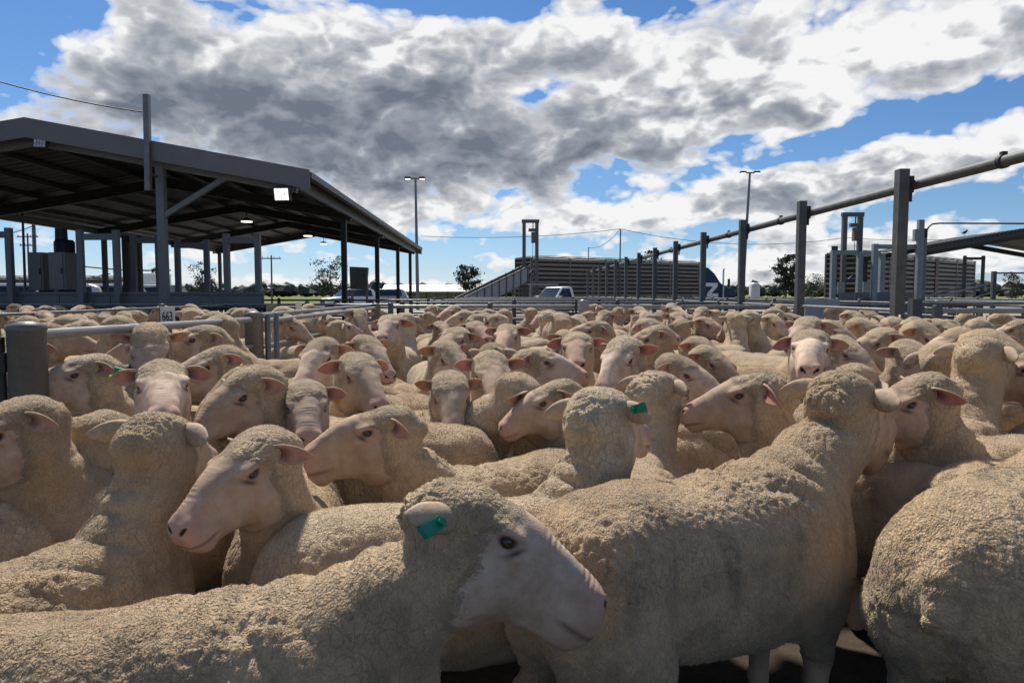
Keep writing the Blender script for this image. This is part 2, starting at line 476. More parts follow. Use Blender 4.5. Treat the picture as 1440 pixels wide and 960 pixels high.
def rot(ax, a):
    c, s = math.cos(a), math.sin(a)
    if ax == 'z': return np.array(((c, -s, 0), (s, c, 0), (0, 0, 1)))
    if ax == 'y': return np.array(((c, 0, s), (0, 1, 0), (-s, 0, c)))
    return np.array(((1, 0, 0), (0, c, -s), (0, s, c)))

def aa(axis, ang):
    """rotation matrices about one axis by an array of angles"""
    axis = axis/np.linalg.norm(axis)
    K = np.array(((0, -axis[2], axis[1]), (axis[2], 0, -axis[0]), (-axis[1], axis[0], 0)))
    ang = np.atleast_1d(ang)
    return np.eye(3)+np.sin(ang)[:, None, None]*K+(1-np.cos(ang))[:, None, None]*(K@K)

class Pose:
    """neck turned by nyaw and raised by npitch along its length, then the head turned on it"""
    NJ = 12
    def __init__(s, nyaw=0, npitch=0, hyaw=0, hpitch=0, hroll=0, bend=0):
        s.ny, s.np_, s.hy, s.hp, s.hr, s.bend = [math.radians(q) for q in (nyaw, npitch, hyaw, hpitch, hroll, bend)]
    def apply(s, P):
        P = np.array(P, float); t = neck_t(P)
        tt = sstep(-.12, 1.0, t)
        hw = sstep(.62, 1.12, t)
        piv = NB
        # head on neck
        for axis, ang in ((HX, s.hr), (np.array((0., 1, 0)), s.hp), (np.array((0., 0, 1)), s.hy)):
            if abs(ang) > 1e-6:
                R = aa(axis, ang*hw)
                P = np.einsum('nij,nj->ni', R, P-piv)+piv
        # neck chain: apply from the head end back to the shoulder
        n = s.NJ
        zax, yax = np.array((0., 0, 1)), np.array((0., 1, 0))
        for k in range(n-1, -1, -1):
            c = NA+NAX*NL*((k+.5)/n)
            f = np.clip(tt*n-k, 0, 1)
            m = f > 0
            if not m.any(): continue
            Q = P[m]-c
            if abs(s.np_) > 1e-6: Q = np.einsum('nij,nj->ni', aa(yax, -s.np_/n*f[m]), Q)
            if abs(s.ny) > 1e-6: Q = np.einsum('nij,nj->ni', aa(zax, s.ny/n*f[m]), Q)
            P[m] = Q+c
        if abs(s.bend) > 1e-6:                       # the spine bends sideways ahead of the loin
            f = sstep(.25, .85, P[:, 0])
            c = np.array((.5, 0, 0))
            P = np.einsum('nij,nj->ni', aa(zax, s.bend*f), P-c)+c
        return P
    def frame(s, p, d=1e-3):
        """where a point goes and how directions turn there"""
        q = s.apply([p, p+d*HX, p+d*np.array((0, 1., 0)), p+d*HZ])
        return q[0], [(q[i]-q[0])/d for i in (1, 2, 3)]

def hpt(u, v, w):
    return HO+(u*HX+v*np.array((0, 1., 0))+w*HZ)*HS
# ---------------------------------------------------------------- materials of the place
def plain(name, col, rough=.6, metal=0.0, var=.12, scale=6, spec=.4, bump=0, bscale=40, stain=None):
    m, nt, P = new_mat(name)
    tc = N(nt, 'ShaderNodeTexCoord')
    n = noise(nt, tc.outputs['Object'], scale, 5, .6)
    lo = tuple(c*(1-var) for c in col)+(1,); hi = tuple(min(1, c*(1+var)) for c in col)+(1,)
    c = ramp(nt, n.outputs['Fac'], [(.3, lo), (.7, hi)])
    if stain:
        n2 = noise(nt, tc.outputs['Object'], scale*2.3, 6, .7)
        c = mixc(nt, ramp(nt, n2.outputs['Fac'], [(.55, g3(0)), (.75, g3(.8))]), c, stain)
    lk(nt, c, P.inputs['Base Color'])
    lk(nt, mathn(nt, 'MULTIPLY_ADD', n.outputs['Fac'], .3, rough-.15), P.inputs['Roughness'])
    P.inputs['Metallic'].default_value = metal; P.inputs['Specular IOR Level'].default_value = spec
    if bump:
        b = N(nt, 'ShaderNodeBump'); b.inputs['Strength'].default_value = .6; b.inputs['Distance'].default_value = bump
        lk(nt, noise(nt, tc.outputs['Object'], bscale, 4).outputs['Fac'], b.inputs['Height']); lk(nt, b.outputs[0], P.inputs['Normal'])
    return m

def emit(name, col, strength):
    m, nt, P = new_mat(name)
    P.inputs['Base Color'].default_value = (.8, .8, .8, 1)
    P.inputs['Emission Color'].default_value = col+(1,); P.inputs['Emission Strength'].default_value = strength
    return m

M = {}
M['galv'] = plain('galvanised_steel', (.17, .175, .178), .48, .55, .22, 9, stain=(.17, .165, .15, 1))
M['galv_new'] = plain('bright_galvanised_rail', (.24, .243, .235), .42, .25, .16, 7, stain=(.25, .23, .20, 1))
M['post'] = plain('weathered_steel_post', (.095, .098, .096), .55, .3, .25, 8, stain=(.13, .11, .09, 1))
M['near_post'] = plain('streaked_galvanised_post', (.13, .134, .13), .5, .15, .3, 5, stain=(.095, .093, .082, 1), bump=.002, bscale=60)
M['grey_paint'] = plain('grey_painted_steel', (.145, .152, .16), .5, 0, .12, 4)
M['pale_paint'] = plain('pale_grey_steel', (.25, .268, .28), .5, .2, .12, 4)
M['fascia'] = plain('grey_roof_flashing', (.155, .153, .155), .55, .15, .10, 2)
M['sheet'] = plain('roof_sheeting', (.05, .047, .046), .6, .1, .14, 1.5)
M['dark_steel'] = plain('dark_steel', (.032, .034, .036), .55, .2, .2, 5)
M['trailer_slat'] = plain('dull_aluminium_slat', (.205, .172, .145), .5, .25, .22, 3, stain=(.13, .10, .075, 1))
M['trailer_shade'] = plain('trailer_interior_shade', (.022, .02, .018), .8, 0, .3, 2)  # near-black colour standing for the shade behind the slats
M['maroon'] = plain('maroon_paint', (.085, .018, .02), .45, 0, .15, 3)
M['white_paint'] = plain('white_vehicle_paint', (.72, .74, .76), .28, 0, .04, 2, spec=.5)
M['silver_paint'] = plain('silver_vehicle_paint', (.36, .38, .40), .3, .4, .06, 2, spec=.5)
M['blue_paint'] = plain('blue_truck_paint', (.010, .028, .075), .5, 0, .08, 2, spec=.25)
M['glass'] = plain('vehicle_glass', (.016, .02, .024), .08, 0, .1, 2, spec=.7)
M['tyre'] = plain('tyre_rubber', (.02, .02, .02), .85, 0, .2, 8)
M['chrome'] = plain('chrome', (.55, .56, .58), .18, .9, .05, 2)
M['lamp_glass'] = plain('headlamp_glass', (.6, .62, .64), .15, .2, .05, 2)
M['cabinet'] = plain('grey_cabinet_paint', (.17, .165, .155), .5, 0, .08, 3)
M['tank'] = plain('dark_green_tank', (.028, .038, .038), .55, 0, .35, 2.5)
M['navy'] = plain('dark_navy_plastic', (.012, .016, .024), .5, 0, .2, 3)
M['sign'] = plain('white_sign_plate', (.62, .61, .56), .5, 0, .08, 18, stain=(.42, .40, .34, 1))
M['black'] = plain('black_lettering', (.015, .015, .015), .6, 0, .05, 5)
M['white_letter'] = plain('white_lettering', (.68, .68, .68), .5, 0, .05, 5)
M['roof_white'] = plain('pale_roof_sheeting', (.58, .56, .53), .5, .1, .06, .6)
M['tan_wall'] = plain('tan_wall', (.27, .225, .15), .8, 0, .12, 1)
M['brick_brown'] = plain('brown_post', (.10, .065, .045), .8, 0, .12, 1)
M['wood'] = plain('weathered_timber', (.12, .10, .085), .85, 0, .25, 6)
M['bark'] = plain('bark', (.11, .085, .065), .9, 0, .3, 4, bump=.02, bscale=12)
M['leaf'] = plain('gum_leaves', (.040, .055, .028), .6, 0, .5, .9)
M['leaf_dark'] = plain('dark_leaves', (.026, .038, .022), .6, 0, .5, .9)
M['leaf_rust'] = plain('rusty_leaves', (.085, .05, .04), .7, 0, .4, .9)
M['wire'] = plain('cable', (.03, .03, .032), .6, 0, .1, 2)
M['tag_green'] = plain('green_tag_plastic', (.0, .21, .115), .4, 0, .1, 60)
M['tag_orange'] = plain('orange_tag_plastic', (.62, .20, .03), .4, 0, .1, 60)
M['tag_yellow'] = plain('yellow_tag_plastic', (.42, .50, .06), .4, 0, .1, 60)
M['orange'] = plain('orange_plastic', (.55, .08, .03), .5, 0, .1, 5)
M['concrete'] = plain('pale_concrete', (.36, .38, .375), .8, 0, .12, 2.5, bump=.003, bscale=30)
M['led'] = emit('lit_floodlight_panel', (1, .95, .86), 1.25)
M['led_small'] = emit('lit_lamp', (1, .94, .84), 2.0)
M['lens_off'] = plain('unlit_floodlight_lens', (.45, .46, .47), .2, 0, .1, 20, spec=.6)

def ground_mat(name, a, b, c, s1, s2, bump):
    m, nt, P = new_mat(name)
    tc = N(nt, 'ShaderNodeTexCoord')
    n1 = noise(nt, tc.outputs['Object'], s1, 6, .6); n2 = noise(nt, tc.outputs['Object'], s2, 5, .65)
    col = ramp(nt, n1.outputs['Fac'], [(.3, a), (.7, b)])
    col = mixc(nt, ramp(nt, n2.outputs['Fac'], [(.45, g3(0)), (.7, g3(.8))]), col, c)
    lk(nt, col, P.inputs['Base Color']); P.inputs['Roughness'].default_value = .95
    P.inputs['Specular IOR Level'].default_value = .15
    bp = N(nt, 'ShaderNodeBump'); bp.inputs['Distance'].default_value = bump; bp.inputs['Strength'].default_value = .8
    lk(nt, n2.outputs['Fac'], bp.inputs['Height']); lk(nt, bp.outputs[0], P.inputs['Normal'])
    return m
M['yard'] = ground_mat('trampled_dirt', (.045, .036, .027, 1), (.07, .057, .042, 1), (.03, .024, .018, 1), 1.2, 14, .02)
M['field'] = ground_mat('paddock_grass', (.12, .15, .04, 1), (.22, .21, .085, 1), (.08, .12, .03, 1), .02, .3, .1)
M['gravel'] = ground_mat('pale_gravel', (.26, .24, .21, 1), (.34, .32, .28, 1), (.20, .18, .15, 1), .3, 9, .01)
M['hill'] = ground_mat('wooded_hill', (.020, .034, .030, 1), (.035, .055, .045, 1), (.055, .075, .045, 1), .02, .05, 2)
# ---------------------------------------------------------------- ground
def sheet(name, x0, x1, y0, y1, z, mat, n=1):
    m = MB()
    m.add([(x0, y0, z), (x1, y0, z), (x1, y1, z), (x0, y1, z)], [(0, 1, 2, 3)])
    return tag(m.build(name, mat), kind='structure')
sheet('ground', -3000, 3000, -60, 4000, -.012, M['field'])
sheet('gravel_road', -90, 90, 26, 84, -.008, M['gravel'])
sheet('yard', -40, 40, -20, 25.9, 0, M['yard'])

def hills():
    rs = random.Random(4)
    m = MB(); xs = np.linspace(-1500, 1500, 220)
    h = .42*(14+13*vnoise(np.stack([xs*.0045, xs*0, xs*0], 1), 3)+5*vnoise(np.stack([xs*.02, xs*0, xs*0], 1), 4))
    h = np.maximum(h+4*np.exp(-((xs+330)/220)**2), 2)
    ys = [900, 960, 1100, 1300]; fz = [0, .55, 1.0, .2]
    vs, fs = [], []
    for y, k in zip(ys, fz):
        for i, x in enumerate(xs):
            vs.append((x*y/900, y+25*math.sin(x*.013), h[i]*k*1.15-.2))
    n = len(xs)
    for j in range(3):
        for i in range(n-1): fs.append((j*n+i, j*n+i+1, (j+1)*n+i+1, (j+1)*n+i))
    m.add(vs, fs, True)
    tag(m.build('hills', M['hill']), kind='structure')
    # the woods on and below the ridge read as one mass
    m = MB(); rs = random.Random(9)
    for i in range(1700):
        y = rs.uniform(250, 520) if i % 3 else rs.uniform(520, 1000)
        x = rs.uniform(-.85, .85)*y
        hh = rs.uniform(2.5, 6.5)*(1 if i % 9 else 1.5); r = hh*rs.uniform(.4, .9)
        z0 = float(np.interp(x*900/y, xs, h))*min(1, max(0, (y-900)/200))*1.1
        pts = [(x+r*math.cos(a)*rs.uniform(.7, 1.2), y+r*math.sin(a), z0+hh*rs.uniform(.25, .5)) for a in (0, 1.25, 2.5, 3.8, 5)]
        top = (x+rs.uniform(-.3, .3)*r, y, z0+hh); bot = (x, y, z0-.3)
        p2 = [(x+.6*r*math.cos(a+.6)*rs.uniform(.7, 1.2), y+.6*r*math.sin(a), z0+hh*rs.uniform(.7, .9)) for a in (0, 1.25, 2.5, 3.8, 5)]
        f = [(11, (k+1) % 5, k) for k in range(5)]+[(k, (k+1) % 5, 5+(k+1) % 5, 5+k) for k in range(5)]+[(5+k, 5+(k+1) % 5, 10) for k in range(5)]
        m.add(pts+p2+[top, bot], f)
    tag(m.build('woods', M['leaf_dark']), 'dark belt of scattered trees below the distant hills', 'woods', kind='stuff')
hills()

# ---------------------------------------------------------------- trees
def tree(px, py_top, py_base, Y, wpx, label, leaf, seed, trunk_h=.3, n=2200, dens=1.0, group=None):
    rs = random.Random(seed)
    b = at(px, py_base, Y); H = at(px, py_top, Y).z; W = wpx/1000*Y/2
    t = empty('tree', (b.x, Y, 0), 0, label, 'tree', group)
    m = MB(); r0 = .03*H
    m.path([(0, 0, -.1), (.02*H, 0, .25*H), (-.01*H, .01*H, .5*H), (.02*H, 0, .8*H)], [r0, r0*.75, r0*.5, r0*.15], 7)
    tips = []
    for k in range(9):
        z0 = H*rs.uniform(trunk_h*.7, .65); a = rs.uniform(0, 6.28); L = W*rs.uniform(.55, .9)
        e = Vector((math.cos(a)*L, math.sin(a)*L, z0+H*rs.uniform(.12, .28))); e.z = min(e.z, H*.92)
        mid = Vector((math.cos(a)*L*.45, math.sin(a)*L*.45, z0+H*.06))
        m.path([(0.01*H, 0, z0), mid, e], [r0*.4, r0*.25, r0*.06], 5); tips += [e, mid]
    m.build('trunk', M['bark'], t)
    tips += [Vector((rs.gauss(0, .3)*W, rs.gauss(0, .3)*W, H*rs.uniform(trunk_h+.15, .97))) for _ in range(16)]
    cl = [(p, W*rs.uniform(.22, .42)) for p in tips]
    m = MB()
    for i in range(n):
        p, r = rs.choice(cl)
        q = p+Vector((rs.gauss(0, 1), rs.gauss(0, 1), rs.gauss(0, .75)))*r*.55
        if q.z > H: q.z = H-rs.random()*.05*H
        if q.z < H*trunk_h*.75: continue
        s = H*rs.uniform(.012, .028)*dens
        a = Vector((rs.gauss(0, 1), rs.gauss(0, 1), rs.gauss(0, 1))).normalized(); c = a.cross(Vector((rs.gauss(0, 1), rs.gauss(0, 1), .3))).normalized()
        m.add([q-a*s, q+c*s*.6, q+a*s, q-c*s*.6], [(0, 1, 2, 3)])
    m.build('crown', leaf, t)
    return t
tree(465, 360, 414, 95, 46, 'loose open gum tree behind the shed, beside the dark tank', M['leaf'], 1, .2, 1500)
tree(659, 372, 412, 130, 38, 'round dark tree standing behind the long low building', M['leaf_dark'], 2, .1, 2600, 1.3)
tree(1104, 358, 412, 110, 36, 'tall dark tree between the two tallest right-hand posts', M['leaf_dark'], 3, .15, 3000, 1.2)
tree(1143, 385, 412, 120, 40, 'low brown bushy tree right of the tall dark one', M['leaf'], 4, .05, 2000, 1.2)
tree(1168, 387, 412, 124, 34, 'small olive bush against the grey loading frame', M['leaf'], 5, .05, 1600, 1.2)
tree(1423, 382, 413, 75, 26, 'small feathery tree at the right edge beyond the rails', M['leaf'], 6, .2, 1300)
tree(285, 368, 413, 90, 34, 'gum tree seen under the shed between its inner frames', M['leaf'], 7, .1, 1500)
tree(296, 388, 413, 86, 26, 'dark shrubby tree right beside the gum under the shed', M['leaf_dark'], 8, .05, 1600, 1.3)
tree(137, 377, 405, 70, 26, 'rust coloured tree seen through the first grey frame', M['leaf_rust'], 10, .1, 1500, 1.2)
tree(217, 376, 405, 85, 20, 'dark tree above the white box truck', M['leaf_dark'], 11, .15, 1200)
tree(906, 352, 412, 140, 46, 'dark treetop showing above the long livestock trailer', M['leaf_dark'], 12, .1, 1800, 1.2)

# ---------------------------------------------------------------- big shed on the left
def shed():
    # frame: origin at the front right eave corner; u runs back along the eave, v runs left
    a = R(1.9)
    c0 = at(432, 243, 15.7)
    s = empty('open_sided_shed', (c0.x, c0.y, 0), a, 'large open sided saleyard shed with dark underside and grey gable fascia', 'shed')
    H = c0.z; W = 11.9; L = 26.0; rise = 1.06
    def P(v, u, z): return (-v, u, z)
    # corrugated roof slopes
    for side in (0, 1):
        m = MB(); n = int(L/.19)
        vs, fs = [], []
        for i in range(n+1):
            u = L*i/n; dz = (.0, .028)[i % 2]
            v0, v1 = (0, W/2) if side == 0 else (W, W/2)
            vs += [P(v0, u, H+dz), P(v1, u, H+rise+dz), P(v0, u, H-.03+dz), P(v1, u, H+rise-.03+dz)]
        for i in range(n):
            k = 4*i
            fs += [(k, k+4, k+5, k+1), (k+2, k+3, k+7, k+6), (k, k+2, k+6, k+4), (k+1, k+5, k+7, k+3)]
        fs += [(0, 1, 3, 2), (4*n, 4*n+2, 4*n+3, 4*n+1)]
        m.add(vs, fs); m.build('roof_sheet', M['sheet'], s)
    # barge boards front and back
    for u in (-.03, L+.03):
        for v0, v1 in ((-.06, W/2), (W+.06, W/2)):
            m = MB(); d = .42
            m.add([P(v0, u-.02, H+.06), P(v1, u-.02, H+rise+.07), P(v1, u-.02, H+rise+.07-d), P(v0, u-.02, H+.06-d),
                   P(v0, u+.02, H+.06), P(v1, u+.02, H+rise+.07), P(v1, u+.02, H+rise+.07-d), P(v0, u+.02, H+.06-d)], MB.BF)
            m.build('barge_board', M['fascia'], s)
    # rafters (portal frames), eave beams, purlins
    for k, u in enumerate((.35, 6.6, 13.2, 19.8, 25.6)):
        m = MB()
        for v0, v1 in ((.3, W/2), (W-.3, W/2)):
            m.bar(P(v0, u, H-.24), P(v1, u, H-.24+rise*.95), .14, .30)
        m.build('rafter', M['grey_paint'] if k == 0 else M['dark_steel'], s)
    for v in (.32, W-.32):
        m = MB(); m.bar(P(v, .1, H-.16), P(v, L-.1, H-.16), .10, .24); m.build('eave_beam', M['grey_paint'], s)
    for v in (.02, W-.02):
        m = MB(); m.bar(P(v-.05 if v < 1 else v+.05, 0, H-.05), P(v-.05 if v < 1 else v+.05, L, H-.05), .14, .13); m.build('gutter', M['fascia'], s)
    for k in range(1, 11):
        v = W*k/11
        z = H-.075+rise*(1-abs(v-W/2)/(W/2))
        m = MB(); m.bar(P(v, .05, z), P(v, L-.05, z), .06, .11); m.build('purlin', M['dark_steel'], s)
    # posts: one line just inside each eave, and the front post set well in with its brace
    for v in (.55, W-.55):
        for u in (6.6, 13.2, 19.8, 25.4):
            m = MB(); m.bar(P(v, u, 0), P(v, u, H-.16), .16, .16); m.build('post', M['dark_steel'], s)
    v = 3.30
    zt = H-.10+rise*v/(W/2)-.1
    m = MB(); m.bar(P(v, .35, 0), P(v, .35, zt), .17, .17); m.build('post', M['grey_paint'], s)
    m = MB(); m.bar(P(v-.05, .33, 3.05), P(v-1.62, .33, H-.25+rise*(v-1.6)/(W/2)), .11, .11); m.build('brace', M['grey_paint'], s)
    v2 = W-3.3
    m = MB(); m.bar(P(v2, .35, 0), P(v2, .35, zt), .17, .17); m.build('post', M['grey_paint'], s)
    # cable mast clamped to the front post, standing above the roof
    m = MB(); m.bar(P(v+.06, -.12, zt-.80), P(v+.03, -.12, H+rise*.55+1.02), .115, .115); m.tube(P(v+.05, -.12, H-.05), P(v+.05, .3, H-.05), .03, 6)
    m.build('cable_mast', M['galv'], s)
    # lit strip under the back of the roof
    return s, P, H, W, L, rise
SHED, SP, SH, SW, SL, SR = shed()

def floodlight(loc, mat, label, yaw=0, tilt=35, w=.36, h=.30):
    f = empty('floodlight', loc, yaw, label, 'floodlight')
    Mx = Matrix.Rotation(R(tilt), 3, 'X')
    m = MB(); m.box((0, 0, 0), (w, .09, h), M=Mx); m.build('housing', M['dark_steel'], f)
    m = MB(); c = Mx@Vector((0, -.05, 0)); m.box(c, (w*.84, .012, h*.82), M=Mx); m.build('lens', mat, f)
    m = MB()
    for k in (-1, 0, 1): m.box(Mx@Vector((k*w*.21, -.058, 0)), (.008, .006, h*.82), M=Mx)
    m.box(Mx@Vector((0, -.058, 0)), (w*.84, .006, .008), M=Mx); m.build('guard', M['dark_steel'], f)
    m = MB(); m.bar((-w*.52, 0, 0), (-w*.52, .16, h*.6), .02, .03); m.bar((w*.52, 0, 0), (w*.52, .16, h*.6), .02, .03); m.bar((-w*.52, .16, h*.6), (w*.52, .16, h*.6), .03, .03)
    m.build('bracket', M['dark_steel'], f)
floodlight(at(397, 273, 15.55), M['led'], 'lit square floodlight under the right end of the shed gable', R(-6), 12)
floodlight(at(57, 203, 15.5), M['lens_off'], 'unlit floodlight below the peak of the shed gable', R(10), -14, .26, .20)
for px, py, Y, lab in ((347, 312, 24.5, 'lit round lamp under the dark shed roof, nearest of the row'), (433, 332, 31, 'lit strip lamp under the shed roof towards its back'), (455, 343, 40, 'small lit lamp at the far peak of the shed')):
    p = at(px, py, Y)
    l = empty('ceiling_lamp', p, 0, lab, 'ceiling lamp')
    m = MB()
    m.path([(0, 0, .42), (0, 0, .14), (0, 0, .12), (0, 0, .02)], [.012, .012, .10, .22], 14); m.build('lamp_shade', M['dark_steel'], l)
    m = MB(); m.path([(0, 0, .035), (0, 0, -.01)], [.19, .18], 14); m.build('bulb', M['led_small'], l)

# ---------------------------------------------------------------- raised race with grey portal frames inside the shed
def frame_portal(px0, px1, Y, pytop, label, mat, zb=.0, w=.13, group=None):
    a, b = at(px0, pytop, Y), at(px1, pytop, Y)
    t = empty('portal_frame', (a.x, Y, 0), 0, label, 'steel frame', group)
    L = b.x-a.x; h = a.z
    for x in (0, L):
        m = MB(); m.box((x, 0, (h+zb)/2+.03), (w, w, h-zb+.06)); m.build('upright', mat, t)
    m = MB(); m.box((L/2, 0, h-.10), (L-w, w*.8, .15)); m.build('crossbeam', mat, t)
    return t
frame_portal(-42, 12, 17.0, 324, 'grey steel frame cut by the left edge of the picture', M['grey_paint'])
frame_portal(112, 163, 17.0, 327, 'tall grey frame right of the two cabinets', M['grey_paint'])
frame_portal(318, 362, 17.4, 332, 'grey frame standing right of the braced shed post', M['grey_paint'])
frame_portal(187, 222, 19.6, 333, 'darker frame half hidden behind the braced shed post', M['grey_paint'])
frame_portal(249, 290, 19.9, 340, 'inner frame just right of the braced shed post', M['grey_paint'])
frame_portal(177, 193, 23.5, 334, 'narrow dark frame deep in the shed', M['dark_steel'], w=.2)

def race_wall(px0, px1, Y, py0, py1, label):
    a, b = at(px0, py0, Y), at(px1, py1, Y)
    t = empty('race_wall', (a.x, Y, 0), 0, label, 'sheeted race')
    n = 6; L = b.x-a.x
    for k in range(n):
        m = MB(); m.box((L*(k+.5)/n, 0, (a.z+b.z)/2), (L/n-.02, .05, a.z-b.z)); m.build('panel', M['grey_paint'], t)
    m = MB(); m.box((L/2, -.01, a.z+.03), (L, .12, .06)); m.build('top_rail', M['grey_paint'], t)
    m = MB(); m.box((L/2, -.02, b.z-.04), (L, .10, .07)); m.build('bottom_rail', M['dark_steel'], t)
    for k in range(n+1):
        m = MB(); m.box((L*k/n, .06, b.z/2), (.10, .10, b.z)); m.build('leg', M['dark_steel'], t)
    return t
race_wall(-60, 372, 17.2, 414, 432, 'low sheeted grey wall running under the shed frames')
race_wall(-60, 372, 20.6, 414, 430, 'second sheeted wall standing behind the first under the shed')
def cabinet(px0, px1, py0, py1, Y, label):
    a, b = at(px0, py0, Y), at(px1, py1, Y)
    w, h = b.x-a.x, a.z-b.z
    t = empty('cabinet', ((a.x+b.x)/2, Y+.2, 0), 0, label, 'cabinet', 'cabinets in the shed')
    m = MB(); m.box((0, 0, (a.z+b.z)/2), (w, .62, h)); m.build('body', M['cabinet'], t)
    m = MB(); m.box((-.02, -.32, (a.z+b.z)/2), (w*.86, .02, h*.93)); m.build('door', M['cabinet'], t)
    m = MB(); m.box((w*.32, -.345, (a.z+b.z)/2), (.025, .03, .14)); m.build('handle', M['dark_steel'], t)
    m = MB(); m.box((0, .05, b.z/2), (w*.5, .3, b.z)); m.build('stand', M['dark_steel'], t)
cabinet(43, 66, 355, 408, 17.6, 'left of two grey cabinets on stands under the shed')
cabinet(72, 97, 355, 407, 17.3, 'grey cabinet with the navy tank above and behind it')
def small_tank():
    p = at(91, 356, 18.6)
    t = empty('navy_tank', (p.x, p.y, 0), 0, 'dark navy tank with narrow neck behind the grey cabinet', 'tank')
    m = MB(); m.path([(0, 0, 1.3), (0, 0, p.z+.28), (0, 0, p.z+.34)], [.24, .24, .20], 18); m.build('body', M['navy'], t)
    m = MB(); m.path([(-.07, 0, p.z+.30), (-.07, 0, p.z+.64)], [.15, .14], 16); m.build('neck', M['navy'], t)
    m = MB(); m.box((0, 0, .65), (.5, .5, 1.3)); m.build('stand', M['dark_steel'], t)
small_tank()

# ---------------------------------------------------------------- fences
def fence(pts, label, h=1.14, rails=5, post_r=.06, rail_r=.022, square=False, mat=None, top_r=None, group=None, postmat=None, post_h=None, skip=()):
    """pts: post feet (x, y); rails run from post to post"""
    mat = mat or M['galv_new']; postmat = postmat or M['post']
    o = Vector((pts[0][0], pts[0][1], 0))
    t = empty('pen_fence', o, 0, label, 'fence', group)
    ph = post_h or h+.03
    for k, p in enumerate(pts):
        if k in skip: continue
        x, y = p[0]-o.x, p[1]-o.y; m = MB()
        if square: m.box((x, y, ph/2), (post_r*2, post_r*2, ph))
        else: m.path([(x, y, 0), (x, y, ph-.012), (x, y, ph), (x, y, ph+.014)], [post_r, post_r, post_r*.92, post_r*.4], 16)
        m.build('post', postmat, t)
    for k in range(len(pts)-1):
        a, b = Vector((pts[k][0]-o.x, pts[k][1]-o.y, 0)), Vector((pts[k+1][0]-o.x, pts[k+1][1]-o.y, 0))
        for j in range(rails):
            z = h-.03-j*(h-.25)/(rails-1) if rails > 1 else h-.03
            m = MB(); m.tube(a+Vector((0, 0, z)), b+Vector((0, 0, z)), (top_r if j == 0 and top_r else rail_r), 10)
            m.build('rail', mat, t)
    return t

def left_fence():
    t = empty('pen_fence', (-2.12, 3.1, 0), 0, 'near galvanised fence of thick posts on the left carrying the 663 plate', 'fence')
    feet = [(0, 0, 1.215, .075), (-.06, 2.9, 1.185, .075), (-.10, 8.5, 1.175, .075)]
    for x, y, h, r in feet:
        m = MB(); m.path([(x, y, 0), (x, y, h-.03), (x, y, h-.027), (x, y, h-.006), (x, y, h+.012)], [r, r, r+.004, r+.004, r*.35], 24)
        m.build('post', M['near_post'], t)
    for (x0, y0, z0, x1, y1, z1) in ((.0, 0, 1.165, -.06, 2.9, 1.125), (-.06, 2.9, 1.10, -.10, 8.5, 1.11)):
        for j, f in enumerate((0, .20, .40, .60, .80)):
            m = MB(); m.tube((x0, y0, z0-f*1.1), (x1, y1, z1-f*1.1), .024 if j == 0 else .019, 12); m.build('rail', M['galv_new'], t)
    # a second, slightly higher rail on the far gate and the gate stiles beside the middle post
    m = MB(); m.tube((-.16, 3.0, 1.150), (-.18, 8.4, 1.155), .022, 10); m.build('rail', M['galv_new'], t)
    for dx, dy in ((.10, .05), (-.13, -.12), (.09, .30)):
        m = MB(); m.path([(-.06+dx, 2.9+dy, .1), (-.06+dx, 2.9+dy, 1.15), (-.06+dx, 2.9+dy, 1.17)], [.024, .024, .012], 10); m.build('gate_stile', M['galv'], t)
    # latch plate on the nearest post
    m = MB(); m.box((-.105, -.02, 1.05), (.07, .05, .085)); m.tube((-.10, -.02, .55), (-.10, -.02, 1.16), .016, 10); m.box((-.13, -.06, 1.14), (.10, .03, .02))
    m.build('latch', M['dark_steel'], t)
    return t
left_fence()

def text_mesh(name, s, size, mat, parent, loc, rot, depth=.002):
    cu = bpy.data.curves.new(name, 'FONT'); cu.body = s; cu.size = size; cu.align_x = 'CENTER'; cu.align_y = 'CENTER'; cu.extrude = depth
    o = bpy.data.objects.new(name, cu); me = bpy.data.meshes.new_from_object(o)
    bpy.data.objects.remove(o); bpy.data.curves.remove(cu)
    me.materials.append(mat)
    o = bpy.data.objects.new(name, me); C.objects.link(o); o.parent = parent; o.location = loc; o.rotation_euler = rot
    return o
def plate(px, py0, py1, Y, wpx, label, txt=None):
    a, b = at(px, py0, Y), at(px, py1, Y); w = wpx/1000*Y; h = a.z-b.z
    t = empty('number_plate', (a.x, Y, b.z), R(4), label, 'number sign')
    m = MB(); m.box((0, 0, h/2), (w, .006, h)); m.build('plate', M['sign'], t, .001)
    if txt:
        o = text_mesh('lettering', txt, w*.62, M['black'], t, (0, -.005, h*.54), (R(90), 0, 0))
        o.scale = (.82, 1.55, 1)
    m = MB(); m.box((0, .012, -.02), (w*.4, .012, h*.4)); m.build('clip', M['galv'], t)
plate(235.5, 431, 462, 4.6, 19.5, 'white number plate reading 663 clipped to the left fence rail', '663')
plate(420, 425, 445, 8.6, 8.5, 'small pale number plate on the farther rail of the left fence')

